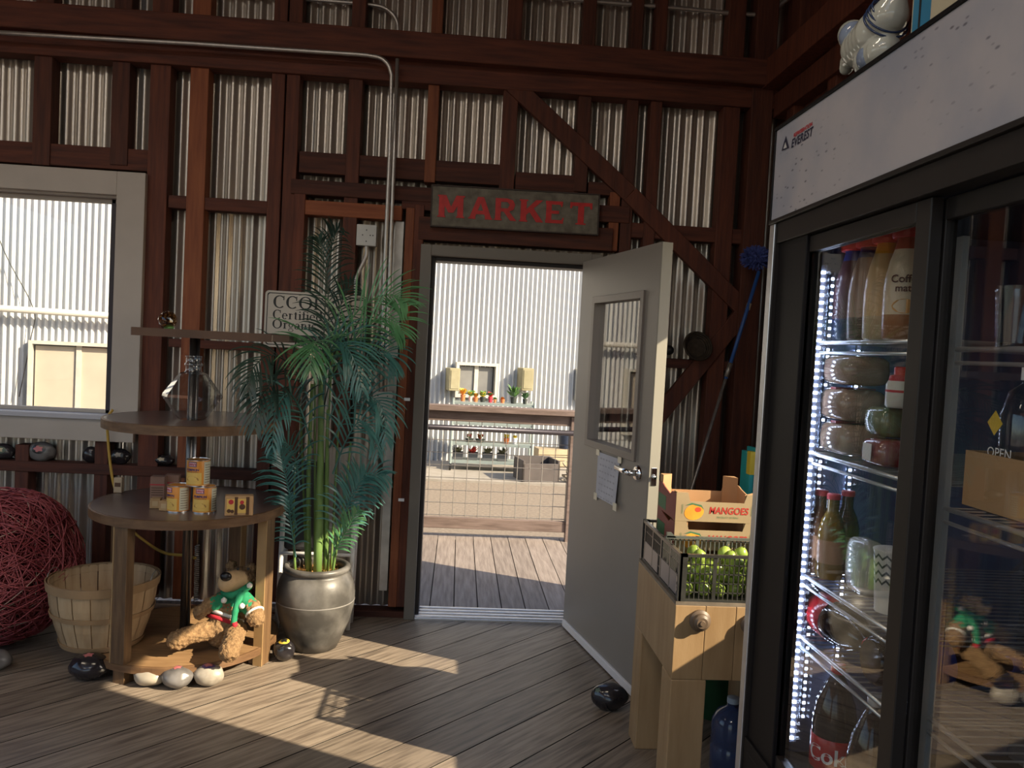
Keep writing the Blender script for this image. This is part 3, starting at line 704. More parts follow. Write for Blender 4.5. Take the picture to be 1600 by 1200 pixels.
G = {  # heavy block letters on a 1 x 1 field
 'M': [[(.02, 0), (.25, 0), (.25, 1), (.02, 1)], [(.75, 0), (.98, 0), (.98, 1), (.75, 1)], [(.02, 1), (.30, 1), (.60, .22), (.40, .22)], [(.70, 1), (.98, 1), (.60, .22), (.40, .22)], [(-.03, .93), (.2, .93), (.2, 1), (-.03, 1)], [(.8, .93), (1.03, .93), (1.03, 1), (.8, 1)], [(-.03, 0), (.29, 0), (.29, .06), (-.03, .06)], [(.71, 0), (1.03, 0), (1.03, .06), (.71, .06)]],
 'A': [[(-.02, 0), (.23, 0), (.60, 1), (.36, 1)], [(.75, 0), (1.02, 0), (.64, 1), (.40, 1)], [(.18, .22), (.82, .22), (.76, .38), (.24, .38)], [(-.05, 0), (.28, 0), (.28, .06), (-.05, .06)], [(.70, 0), (1.05, 0), (1.05, .06), (.70, .06)]],
 'R': [[(.05, 0), (.30, 0), (.30, 1), (.05, 1)], [(.05, .84), (.66, .84), (.60, 1), (.05, 1)], [(.29, .40), (.66, .40), (.66, .55), (.29, .55)], [(.58, 1), (.84, .93), (.94, .74), (.70, .72), (.60, .84)], [(.70, .72), (.94, .74), (.88, .50), (.64, .40), (.62, .55)], [(.40, .44), (.66, .44), (1.02, 0), (.74, 0)], [(0, 0), (.36, 0), (.36, .06), (0, .06)]],
 'K': [[(.05, 0), (.30, 0), (.30, 1), (.05, 1)], [(.29, .30), (.29, .56), (.70, 1), (1.0, 1)], [(.40, .50), (.58, .66), (1.04, 0), (.74, 0)], [(0, 0), (.36, 0), (.36, .06), (0, .06)], [(0, .94), (.36, .94), (.36, 1), (0, 1)]],
 'E': [[(.05, 0), (.32, 0), (.32, 1), (.05, 1)], [(.02, 0), (.92, 0), (.92, .15), (.02, .15)], [(.02, .85), (.88, .85), (.88, 1), (.02, 1)], [(.3, .43), (.70, .43), (.70, .57), (.3, .57)], [(.82, .1), (.92, .1), (.95, .26), (.88, .26)], [(.78, .76), (.85, .76), (.88, .9), (.78, .9)]],
 'T': [[(.37, 0), (.63, 0), (.63, 1), (.37, 1)], [(.02, .84), (.98, .84), (.98, 1), (.02, 1)], [(.02, .72), (.09, .72), (.14, .88), (.02, .88)], [(.91, .72), (.98, .72), (.98, .88), (.86, .88)], [(.28, 0), (.72, 0), (.72, .06), (.28, .06)]]}
lx = [686, 737, 785, 811, 850, 889]; lw_ = [42, 38, 34, 41, 33, 36]
lx = [687, 735, 773, 812, 852, 890]; lw_ = [39, 34, 34, 36, 31, 36]
for ch, px, pw in zip('MARKET', lx, lw_):
    x0 = (px - 677) / 258 * sw_; ww = pw / 258 * sw_; h0 = shh * .22; hh = shh * .56
    mb = MB()
    for i, poly in enumerate(G[ch]): mb.prism([SM @ Vector((x0 + p[0] * ww, -.0030 - .00025 * i, h0 + p[1] * hh)) for p in poly], Vector((0, .0025, 0)))
    obj('letter', mb, M_SRED, ms)
# organic certification sign
OY = YS - .014
o0 = at_y(411, 541, OY); o1 = at_y(414, 453, OY)
oh = o1.z - o0.z; ow = (at_y(570, 545, OY) - o0).x
os_ = thing('organic_sign', 'white metal sign with black serif lettering about organic certification, behind the palm', 'sign', o0)
tl_ = R(0.3); ou = Vector((math.cos(tl_), 0, -math.sin(tl_))); ov = Vector((math.sin(tl_), 0, math.cos(tl_)))
OM = Matrix((ou, Vector((0, 1, 0)), ov)).transposed().to_4x4(); OM.translation = o0
M_SW = mat('sign_cream', (.56, .52, .46), .5, var=.04)
M_SB = mat('sign_black', (.012, .012, .013), .5)
def rrect(x0, x1, z0, z1, r, y): return [Vector((cx + r * math.cos(a), y, cz + r * math.sin(a))) for cx, cz, s0 in ((x1 - r, z1 - r, 0), (x0 + r, z1 - r, 90), (x0 + r, z0 + r, 180), (x1 - r, z0 + r, 270)) for a in [R(s0 + q * 18) for q in range(6)]]
obj('plate', MB().prism([OM @ p for p in rrect(0, ow, 0, oh, .02, 0)], (0, .006, 0)), M_SW, os_)
for i, (g, m_) in enumerate(((.011, M_SB), (.016, M_SW))): obj('border', MB().prism([OM @ p for p in rrect(g, ow - g, g, oh - g, .014, -.0006 * (i + 1))], (0, .0006, 0)), m_, os_)
obj('footer_band', MB().box(.016, ow - .016, -.0022, -.0012, oh * .115, oh * .235, OM), M_SB, os_)
mt = MB(); OT = lambda a, b: OM @ Vector((a, -.0024, b))
oO = OM @ Vector((.045, -.0024, 0))
serif_text(mt, 'CCOF', .094, OT(.045, oh * .70), ou, ov); serif_text(mt, 'Certified', .068, OT(.045, oh * .505), ou, ov); serif_text(mt, 'Organic', .068, OT(.045, oh * .335), ou, ov)
obj('lettering', mt, M_SB, os_)
lettering('lettering', 'USDA  -  National Organic Program', .021, lambda a, b: OM @ Vector((.05 + a, -.0030, oh * .175 + b)), M_SW, os_, 'LEFT')
lettering('lettering', 'www.ccof.org', .020, lambda a, b: OM @ Vector((ow * .5 + a, -.0030, oh * .27 + b)), M_SB, os_, 'LEFT')

# ================================================================ CONDUITS AND BOXES
CYy = YB - .016
def cpath(name, pts, r, label, Y=CYy):
    return tag(obj(name, MB().tube(pts, r, 10), M_COND, smooth=True), label, 'conduit')
def P(px, py, Y=CYy): return at_y(px, py, Y)
k1 = [P(-60, 47), P(100, 57), P(300, 68), P(480, 80), P(560, 85)] + spline([P(575, 86.5), P(595, 91), P(607, 102), P(612, 118)], 5) + [P(609, 240), P(602, 400), P(597.5, 540), P(595, 612)]
cpath('conduit', k1, .0115, 'long steel conduit running along the beam and bending down beside the doorway')
cpath('conduit', [P(621, 92), P(616, 240), P(610, 400), P(604, 560), P(602, 612)], .0105, 'straight vertical steel conduit just left of the doorway')
YK2 = YB - .02
k3 = [at_y(300, -14, YC - .04), at_y(440, -4, YC - .04), at_y(520, 2, YC - .04)] + spline([at_y(570, 6, YC - .04), at_y(600, 12, YC - .04), at_y(618, 28, YC - .04), at_y(622, 48, YC - .04), at_y(621, 70, YC - .04)], 5)
cpath('conduit', k3, .0115, 'steel conduit bending down behind the tie beam at the top')
cpath('conduit', spline([at_y(800, -10, YC - .05), at_y(900, 0, YC - .05), at_y(1050, 12, YC - .06), at_y(1160, 22, YC - .08), at_y(1200, 20, YC - .10), at_y(1236, -6, YC - .12)], 6), .0125, 'steel conduit along the top of the wall above the beam at right')
cpath('conduit', [P(547, 470, YS - .02), P(543, 545, YS - .02), P(541, 600, YS - .02)], .006, 'thin white conduit behind the palm fronds')
M_BOXG = mat('box_grey', (.46, .45, .43), .45, .4, var=.06)
def jbox(label, px, py, wpx, hpx, d=.05, holes=((-.2, .0), (.0, .25), (.0, -.3), (.2, 0.0), (.34, 0))):
    c = P(px, py, YS - .02); s_ = YS / FPX; w_, h_ = wpx * s_, hpx * s_; t = thing('junction_box', label, 'junction box', c)
    obj('body', MB().box(c.x - w_ / 2, c.x + w_ / 2, YS - .03, YS + .04, c.z - h_ / 2, c.z + h_ / 2), M_BOXG, t, bevel=.004)
    pl = obj('cover', MB().box(c.x - w_ / 2 - .002, c.x + w_ / 2 + .002, YS - .034, YS - .03, c.z - h_ / 2 - .002, c.z + h_ / 2 + .002), M_BOXG, t, bevel=.002)
    for a, b in holes: obj('hole', MB().lathe([(.0035, 0), (.0035, .001)], (c.x + a * w_, YS - .0345, c.z + b * h_), 10, Matrix.Rotation(R(90), 3, 'X')), M_SB, pl)
    return c
cb = jbox('square steel junction box with punched cover high beside the conduits', 573, 368, 29, 31)
tag(obj('flexible_conduit', MB().tube(spline([P(573, 384), P(572, 400), P(562, 422), P(556, 440), P(556, 470)], 8), [.011 if i % 2 else .0095 for i in range(33)], 10), M_COND, smooth=True), 'short flexible metal conduit curving down from the square junction box', 'conduit')
jbox('steel outlet box at the lower end of the two conduits', 598, 627, 29, 33, holes=((-.25, .25), (.25, .25), (0, -.25)))

# ================================================================ DUSTER, BASKET ON THE WALL
DYy = 4.28
h0 = at_y(1186, 424, DYy); m0 = at_y(1134, 592, DYy - .04); foot = at_y(1134, 592, DYy - .04) + (m0 - h0).normalized() * 1.0
dus = thing('duster', 'long-handled duster with fluffy blue head leaning in the corner', 'duster', foot)
k = (m0 - h0).normalized(); fl = h0 + k * ((h0.z - .03) / -k.z)
dus.location = fl
obj('upper_pole', MB().tube([h0, m0], .0105, 10), mat('pole_blue', (.03, .10, .33), .35), dus, smooth=True)
obj('lower_pole', MB().tube([m0 - k * .06, fl], .0095, 10), mat('pole_metal', (.35, .32, .29), .4, .7, var=.2, scale=30), dus, smooth=True)
obj('ferrule', MB().tube([at_y(1171, 474, DYy - .01), at_y(1168, 484, DYy - .01)], .013, 10), mat('ferrule', (.5, .42, .3), .5), dus, smooth=True)
obj('collar', MB().tube([m0 - k * .09, m0 - k * .01], .014, 10), mat('pole_metal', (.35, .32, .29)), dus, smooth=True)
mbd = MB(); rd = random.Random(4); hc = at_y(1181, 403, DYy)
for i in range(900):
    d = Vector((rd.gauss(0, 1), rd.gauss(0, 1), rd.gauss(0, 1))).normalized(); p0 = hc + Vector((d.x * .05, d.y * .05, d.z * .04)); L = rd.uniform(.018, .038)
    q = Vector((rd.uniform(-1, 1), rd.uniform(-1, 1), rd.uniform(-1, 1))) * .014
    p1 = hc + Vector((d.x * .082, d.y * .06, d.z * .062)) + q; sd = d.cross(Vector((rd.random(), rd.random(), rd.random()))).normalized() * .0035
    mbd.add([p0 - sd, p0 + sd, (p0 + p1) / 2 + sd + q * .6, p1, (p0 + p1) / 2 - sd + q * .6], [(0, 1, 2, 4), (4, 2, 3)])
mbd.ball(hc, (.06, .05, .045), 14, 9)
tag(obj('head', mbd, mat('duster_blue', (.035, .05, .20), .9, 0, col2=(.07, .10, .34), scale=60), dus), None, None, kind='stuff')
bc = at_y(1086, 544, YS - .01); bk = thing('woven_basket', 'small round dark woven basket perched on the wall girt', 'basket', bc)
MBK = mat('basket_dark', (.028, .019, .012), .8, 0, col2=(.06, .042, .027), scale=40)
mm = Matrix.Rotation(R(72), 3, 'X') @ Matrix.Rotation(R(8), 3, 'Y')
for i in range(9):
    r_ = .022 + i * .0075; mbb = MB(); z_ = -.0 + max(0, i - 4) * .010
    pts = [bc + mm @ Vector((r_ * math.cos(2 * PI * j / 28), r_ * math.sin(2 * PI * j / 28), z_)) for j in range(29)]; mbb.tube(pts, .0058, 6, False)
    obj('coil', mbb, MBK, bk, smooth=True)
obj('base', MB().lathe([(.001, -.002), (.03, -.002), (.06, .004), (.06, .009), (.001, .006)], bc, 24, mm), MBK, bk)
br = at_y(1045, 547, YS - .01); tag(obj('painted_rock', MB().ball(br, (.028, .028, .028), 16, 10, amp=.15), M_SB, smooth=True), 'small black round stone on the girt beside the woven basket', 'stone')
# ================================================================ DISPLAY STAND
SC = Vector((-1.245, 3.87, 0))
st = thing('display_stand', 'three-tier round wooden display stand with a steel centre pole', 'stand', SC)
M_LAM = mat('laminate_dark', (.105, .070, .060), .28, 0, col2=(.14, .095, .082), scale=3, spec=.6)
M_OAK = mat('oak_edge', (.115, .060, .028), .5, 0, col2=(.19, .105, .05), scale=4, stretch=(3, 3, 14), bump=.15)
M_OAKL = mat('oak_leg', (.095, .053, .026), .5, 0, col2=(.18, .105, .05), scale=4, stretch=(12, 12, 1.3), bump=.15, rnd=.12)
M_PLAT = mat('oak_platform', (.24, .14, .065), .5, 0, col2=(.36, .22, .11), scale=4, stretch=(2, 14, 5))
def disc(name, r, z1, th, mt_=M_LAM, me_=M_OAK, c=SC, n=56, a0=0, a1=2 * PI):
    t = obj(name, MB().lathe([(r - .012, z1 - th + .001), (r - .012, z1)], c, n), mt_, st)
    obj('edge_band', MB().lathe([(r - .012, z1 - th), (r, z1 - th), (r, z1 - .002), (r - .003, z1), (r - .012, z1 + .0005)], c, n, cap=(False, False)), me_, t)
    return t
zS1 = .09; zS2 = .725; zS3 = 1.125
disc('platform', .425, zS1, .032, M_PLAT)
disc('lower_shelf', .435, zS2, .040); disc('middle_shelf', .395, zS3, .042)
# top shelf: a straight board with clipped corners
tz = at_y(300, 516, 3.8).z
xl, xr_ = at_y(207, 512, 3.78).x, at_y(452, 524, 3.78).x
poly = [(xl, 3.80), (xl + .02, 3.72), (xr_ - .06, 3.70), (xr_, 3.78), (xr_, 3.98), (xl, 3.98)]
ts = obj('top_shelf', MB().prism([(p[0], p[1], tz - .034) for p in poly], (0, 0, .034)), M_LAM, st, bevel=.003)
obj('edge_band', MB().prism([(xl + .02, 3.716, tz - .036), (xr_ - .06, 3.696, tz - .036), (xr_ - .06, 3.70, tz - .036), (xl + .02, 3.72, tz - .036)], (0, 0, .037)), mat('oak_edge_dark', (.10, .05, .026), .5, var=.2, scale=6), ts)
obj('edge_band', MB().prism([(xl - .003, 3.80, tz - .036), (xl + .017, 3.717, tz - .036), (xl + .02, 3.72, tz - .036), (xl, 3.80, tz - .036)], (0, 0, .037)), mat('oak_edge_lit', (.45, .42, .40), .35), ts)  # window light on the left end painted in as a pale edge colour
for k_, an in enumerate((-112, -17, 73, 160)):
    a = R(an); rr = .405; p = SC + Vector((math.cos(a), math.sin(a), 0)) * rr; rot = Matrix.Rotation(a, 4, 'Z')
    z0 = zS1 if k_ == 0 else .0
    lg = obj('leg', MB().box(-.022, .022, -.035, .035, z0, zS2 - .04, Matrix.Translation(p) @ rot), M_OAKL, st, bevel=.002)
    obj('foot', MB().box(-.03, .03, -.03, .03, 0, zS1 - .032, Matrix.Translation(p - Vector((math.cos(a), math.sin(a), 0)) * .02) @ rot), M_OAKL, lg)
    obj('edge_strip', MB().box(-.0225, .0225, -.041, -.035, z0, zS2 - .04, Matrix.Translation(p) @ rot), mat('oak_strip', (.36, .23, .105), .5, var=.1), lg)
pc = SC + Vector((-.015, 0, 0))
obj('pole', MB().tube([pc + Vector((0, 0, zS1)), pc + Vector((0, 0, tz - .034))], .017, 16), mat('pole_steel', (.17, .155, .15), .3, .8), st, smooth=True)
obj('pole', MB().tube([pc + Vector((.018, .012, zS1)), pc + Vector((.018, .012, tz - .034))], .009, 12), mat('pole_steel2', (.30, .28, .28), .3, .85), st, smooth=True)

# ---- three pumpkin cans
M_LABEL = mat('can_label_orange', (.72, .25, .03), .4, 0, col2=(.80, .37, .06), scale=9)
M_LABY = mat('label_yellow', (.75, .50, .13), .45); M_LABW = mat('label_cream', (.62, .60, .45), .5); M_TIN = mat('tin', (.75, .75, .75), .25, .95); M_NAVY = mat('label_navy', (.03, .035, .16), .45); M_LRED = mat('label_red', (.50, .03, .04), .45); M_BRN = mat('label_brown', (.10, .045, .02), .5); M_PIE = mat('label_pie', (.42, .22, .06), .5)
def can(label, base, rz, group='pumpkin cans'):
    t = thing('pumpkin_can', label, 'can', base, rz, group); r, h = .0495, .118
    obj('body', MB().lathe([(r - .001, .002), (r, .004), (r, h - .004), (r - .001, h - .002)], n=40), M_LABEL, t, smooth=True, auto=40, local=True)
    obj('rim', MB().lathe([(r - .003, h - .004), (r + .002, h - .003), (r + .002, h), (r - .003, h), (r - .004, h - .006), (.001, h - .006)], n=40, cap=(False, True)), M_TIN, t, smooth=True, auto=30, local=True)
    obj('rim', MB().lathe([(r - .002, 0), (r + .002, 0), (r + .002, .0045), (r - .002, .005)], n=40), M_TIN, t, smooth=True, auto=30, local=True)
    def cyl(a, b, o=.0006): an = -PI / 2 + a / r; return Vector(((r + o) * math.cos(an), (r + o) * math.sin(an), b))
    def patch(nm, a0, a1, b0, b1, m, o):
        mb = MB(); n = 10; mb.add([cyl(a0 + (a1 - a0) * i / n, b, o) for i in range(n + 1) for b in (b0, b1)], [(2 * i, 2 * i + 2, 2 * i + 3, 2 * i + 1) for i in range(n)]); return obj(nm, mb, m, t, local=True)
    patch('label_panel', .052, .10, .008, h - .008, M_LABW, .0005); patch('label_panel', -.042, .042, .010, .062, M_LABY, .0004)
    b = patch('badge', -.019, .019, .088, .110, M_NAVY, .0006); b2 = patch('badge', -.0165, .0165, .0905, .1075, mat('badge_pink', (.75, .45, .48), .5), .0008)
    def put(body, size, y, m, bold=0):
        vs, fs = text_geo(body, size, 'CENTER', bold); mb = MB(); mb.add([cyl(v.x, y + v.y, .0011) for v in vs], fs); obj('lettering', mb, m, t, local=True)
    put("Libby's", .0125, .099, M_LRED, .0004); put('PUMPKIN', .0145, .074, M_NAVY, .0004); put('100% PURE PUMPKIN', .0062, .064, M_BRN)
    mb = MB(); n = 16; mb.add([cyl(.030 * math.cos(2 * PI * i / n), .030 + .016 * math.sin(2 * PI * i / n) * (1 if math.sin(2 * PI * i / n) > 0 else .5), .0009) for i in range(n)], [tuple(range(n))]); obj('label_picture', mb, M_PIE, t, local=True)
    mb = MB()
    for i in range(8): a = .055; mb.add([cyl(a + .002 + q * .008, .018 + i * .011 + e_, .0009) for q in range(5) for e_ in (0, .0022)], [(2 * q, 2 * q + 2, 2 * q + 3, 2 * q + 1) for q in range(4)])
    obj('label_lines', mb, M_BRN, t, local=True); return t
def onS(px, py, z=zS2): return at_z(px, py, z)
q1, q2 = onS(278, 783), onS(319, 784)
q1.y = q2.y = 3.66; q1.x = at_y(279.5, 770, 3.66).x; q2.x = at_y(320, 770, 3.66).x; q1.z = q2.z = zS2 + .0005
ctop = at_y(309, 740, 3.66); ctop.z = zS2 + .1195
can('orange pumpkin can at lower left of the three, nutrition panel showing', q1, R(-38)); can('orange pumpkin can at lower right of the three, front label facing out', q2, R(-8)); can('orange pumpkin can stacked on top of the two others', (q1.x + (q2.x - q1.x) * .72, 3.66, zS2 + .1195), R(-14))
# ---- small cartons
def carton(name, label, c, sz, rz, m, group=None):
    t = thing(name, label, 'box', c, rz, group); obj('body', MB().box(-sz[0] / 2, sz[0] / 2, -sz[1] / 2, sz[1] / 2, 0, sz[2]), m, t, bevel=.003, local=True); return t
M_TAN = mat('carton_tan', (.30, .17, .12), .6, var=.1); M_KRAFT = mat('kraft', (.42, .27, .13), .7, var=.12)
def c2(px, py, Y): p = at_y(px, py, Y); return Vector((p.x, Y, zS2 + .0005))
for lab, px, Y in (('tan upright carton left of the cans, nearer the edge', 248, 3.80), ('tan upright carton directly behind the left can', 270, 3.86)):
    t = carton('small_carton', lab, c2(px, 760, Y), (.064, .05, .125), R(6), M_TAN, 'tan cartons on the lower shelf')
    obj('band', MB().box(-.0325, .0325, -.0258, -.0252, .088, .094, Matrix.Identity(4)), M_LRED, t, local=True)
    for i in range(5): obj('print_line', MB().box(-.026, .026, -.0258, -.0252, .03 + i * .011, .034 + i * .011), M_BRN, t, local=True)
    obj('flap', MB().box(-.031, .031, -.024, .024, .1252, .128), M_TAN, t, local=True)
for lab, px, Y, rz in (('small plain wooden cube at the left of the cans', 244, 3.70, 10), ('small plain wooden cube touching the left can', 260, 3.655, -8)):
    t = carton('wooden_cube', lab, c2(px, 775, Y), (.045, .045, .045), R(rz), M_KRAFT, 'wooden cubes by the cans'); obj('label', MB().box(-.012, .012, -.0232, -.0227, .012, .034), mat('kraft_label', (.50, .36, .2), .6), t, local=True)
t = carton('mix_box', 'small cookie box with brown and yellow pictures lying right of the cans', c2(374, 780, 3.62), (.120, .05, .088), R(14), mat('mix_tan', (.50, .30, .14), .5))
for a in ((-.052, -.018), (-.006, .030)): obj('panel', MB().box(a[0], a[1], -.0262, -.0254, .012, .076), M_LABY, t, local=True)
for x_ in (-.012, .036): obj('stripe', MB().box(x_ - .007, x_ + .007, -.0262, -.0254, .004, .084), M_BRN, t, local=True)
for cx, cz, r_ in ((-.042, .022, .009), (-.028, .020, .008), (-.034, .062, .011), (.014, .040, .013), (.012, .060, .009)):
    obj('picture', MB().lathe([(r_, 0), (r_, .0006)], (cx, -.0264, cz), 12, Matrix.Rotation(R(90), 3, 'X')), M_BRN if cz < .05 else M_LRED, t, local=True)
obj('side_panel', MB().box(.0602, .0608, -.02, .02, .006, .082), mat('mix_orange', (.75, .40, .10), .5), t, local=True)
tc = at_z(387, 795, zS2); tag(obj('price_tag', MB().box(tc.x - .014, tc.x + .014, tc.y - .008, tc.y + .008, zS2, zS2 + .008), M_WHITE, bevel=.001), 'tiny white price tag on the lower shelf near the cookie box', 'tag')
t = carton('card_box', 'small pale card at the far left back of the lower shelf', (at_y(186, 752, 4.02).x, 4.02, zS2 + .0005), (.04, .03, .075), 0, mat('card_pale', (.50, .38, .25), .6)); obj('print_line', MB().box(-.014, .014, -.0158, -.0152, .03, .05), M_BRN, t, local=True)
# ---- glass jar on the middle shelf and glass ball on the top shelf
jb = at_y(300, 640, 3.80); jc = Vector((jb.x, 3.80, zS3 + .001))
jar = thing('glass_jar', 'faceted diamond-shaped clear glass jar on the middle shelf', 'jar', jc)
M_JAR = thin_glass('jar_glass', (.90, .94, .96), .09, 1.9)
jr = MB(); n = 8
jr.lathe([(.058, 0), (.070, .012), (.134, .105), (.130, .118), (.062, .212), (.040, .220)], n=n, cap=(True, False), m=Matrix.Rotation(R(10), 3, 'Z'))
if False: jr.lathe([(.052, .004), (.064, .016), (.127, .107), (.058, .200)], n=n, cap=(True, False), m=Matrix.Rotation(R(10), 3, 'Z'))
obj('vessel', jr, M_JAR, jar, local=True)
obj('neck', MB().lathe([(.040, .220), (.034, .228), (.034, .246), (.040, .250), (.040, .260), (.034, .262), (.034, .290), (.038, .293), (.033, .296)], n=24, cap=(False, False)), M_JAR, jar, smooth=True, local=True)
gb = at_y(262, 508, 3.85); gc = Vector((gb.x, 3.85, tz + .042))
gl = thing('glass_ball', 'small amber glass globe with a green base on the top shelf', 'ornament', (gc.x, gc.y, tz))
obj('globe', MB().ball(gc, .042, 18, 12, amp=.10, freq=6), thin_glass('globe_glass', (.72, .60, .48), .05, 1.6), gl, smooth=False)
obj('base', MB().lathe([(.02, 0), (.024, .01), (.012, .02)], (gc.x + .006, gc.y, tz), 16), mat('base_green', (.14, .34, .10), .4), gl, smooth=True)
bl = MB()
for i in range(24): d = Vector((random.gauss(0, 1), random.gauss(0, 1), random.gauss(0, 1))).normalized(); bl.ball(gc + d * .034, .007, 6, 4)
obj('beads', bl, mat('bead_amber', (.20, .12, .05), .15), gl, smooth=True)
# ---- cords
M_YEL = mat('cord_yellow', (.50, .32, .06), .5)
tag(obj('extension_cord', MB().tube(spline([at_y(176, 640, 4.36), at_y(168, 655, 4.36), at_y(169, 690, 4.38), at_y(173, 730, 4.38), at_y(180, 765, 4.38), at_y(200, 820, 4.36), at_y(230, 848, 4.3), at_y(258, 864, 4.15), at_y(290, 868, 4.0), at_y(305, 872, 3.915)], 6), .0075, 8), M_YEL, smooth=True), 'yellow extension cord hanging from the window sill to behind the stand', 'cord')
co = []
for i in range(150): t_ = i / 150; p = at_y(308 - 2 * t_, 852 + 90 * t_, 4.38); co.append(p + Vector((math.cos(i * 1.2) * .011, math.sin(i * 1.2) * .011, 0)))
tag(obj('coiled_cord', MB().tube(co, .003, 5), mat('cord_white', (.62, .60, .56), .5), smooth=True), 'white coiled cord hanging on the wall behind the stand', 'cord')

# ================================================================ PAINTED ROCKS
def rock(label, c, r, base, patch, seed, top=(0, 0, 1), size=.55, group='painted rocks'):
    c = Vector(c); r = Vector(r); t = thing('painted_rock', label, 'rock', c - Vector((0, 0, r.z)), 0, group)
    obj('stone', MB().ball(c, r, 26, 16, amp=.10, freq=1.6, seed=seed), base, t, smooth=True)
    if patch:
        d = Vector(top).normalized(); u_ = d.cross(Vector((0, 1, 0.3))).normalized(); v_ = d.cross(u_)
        def sp(a, b):
            q = (d + u_ * a + v_ * b).normalized(); k_ = 1 + .10 * noise.noise(q * 1.6 + Vector((seed * 3.1, seed, 0))); return c + Vector((q.x * r.x, q.y * r.y, q.z * r.z)) * (k_ + .012)
        for i, (ra, m) in enumerate(((size, patch[0]), (size * .55, patch[1]))):
            mb = MB(); n = 18; vs = [sp(0, 0)]; fs = []
            for kk in (1, 2, 3): vs += [sp(ra * kk / 3 * math.cos(2 * PI * j / n) * (1 + .25 * i * math.cos(5 * 2 * PI * j / n)), ra * kk / 3 * math.sin(2 * PI * j / n) * (1 + .25 * i * math.cos(5 * 2 * PI * j / n))) for j in range(n)]
            vs = [v + (v - c).normalized() * .0009 * i for v in vs]
            for j in range(n): fs.append((0, 1 + j, 1 + (j + 1) % n))
            for kk in (0, 1):
                for j in range(n): fs.append((1 + kk * n + j, 1 + (kk + 1) * n + j, 1 + (kk + 1) * n + (j + 1) % n, 1 + kk * n + (j + 1) % n))
            mb.add(vs, fs); obj('painted_patch', mb, m, t, smooth=True)
    return t
M_RB = mat('rock_black', (.012, .011, .013), .16, 0, col2=(.04, .035, .04), scale=8, spec=.6); M_RG = mat('rock_grey', (.10, .095, .095), .28, 0, col2=(.20, .19, .185), scale=14); M_RT = mat('rock_tan', (.26, .23, .19), .4, 0, col2=(.40, .36, .30), scale=30); M_RW = mat('rock_white', (.36, .32, .26), .35, 0, var=.1, scale=10)
PV = mat('paint_violet', (.12, .07, .20), .4); PG = mat('paint_green', (.10, .14, .10), .4); PY = mat('paint_yellow', (.58, .42, .06), .4); PP = mat('paint_pink', (.52, .16, .16), .4); PC = mat('paint_cream', (.60, .50, .34), .4); PB = mat('paint_black', (.02, .02, .022), .3)
def fl(px, py, r, sq=.62):
    p = at_z(px, py, 0); return Vector((p.x, p.y + r * .75, r * sq))
rock('cream painted rock, leftmost of three in a row before the stand', fl(227, 1078, .068, .60), (.070, .052, .041), M_RW, (PG, PC), 1, (.1, -.2, 1), .62)
rock('dark grey painted rock, middle of three in a row before the stand', fl(270, 1082, .066, .70), (.066, .054, .046), M_RG, (M_RG, PP), 2, (0, -.1, 1), .5)
rock('speckled tan painted rock, rightmost of three in a row before the stand', fl(320, 1078, .064, .72), (.066, .052, .046), M_RT, (PV, PP), 3, (0, -.1, 1), .5)
rock('large shiny black rock with pink flecks at the left of the stand', fl(128, 1070, .088, .62), (.088, .068, .055), M_RB, (M_RB, PP), 4, (0, -.2, 1), .4)
rock('black rock painted with a yellow crown beside the big grey pot', fl(440, 1037, .052, .95), (.053, .045, .050), M_RB, (PY, PB), 5, (0, -.15, 1), .55)
rock('black rock holding the grey door open on the floor', fl(955, 1117, .080, .68), (.080, .062, .056), M_RB, (M_RB, PG), 6, (-.9, -.5, .8), .3)
rock('grey rock on the floor under the red twig ball', fl(-14, 1052, .06, .7), (.06, .055, .042), M_RG, None, 7)
LZ = at_y(60, 725, YS - .01).z
def ledge(label, px, wpx, hpx, m, patch, seed, top=(0, -1, .35)):
    p = at_y(px, 715, YS + .0); s_ = YS / FPX; rx_ = wpx * s_ / 2; rz_ = hpx * s_ / 2
    girt_top = at_y((-120 + 425) / 2, 725, YS).z
    rock(label, (p.x, YS + .030, girt_top + rz_ * .97), (rx_, .036, rz_), m, patch, seed, top, .55, 'painted rocks on the ledge')
ledge('dark painted rock at far left of the ledge under the window', -2, 40, 24, M_RB, (PG, PC), 8)
ledge('grey ledge rock painted with an orange flower under the window', 60, 42, 30, M_RG, (PB, PP), 9)
ledge('black ledge rock tucked against the stud right of the flower rock', 138, 24, 26, M_RB, None, 10)
ledge('black speckled ledge rock right of the yellow cord', 184, 32, 24, M_RB, (PB, M_RT), 11)
ledge('dark ledge rock with a pale stripe just left of the cans', 252, 34, 18, M_RB, (PB, PC), 12)

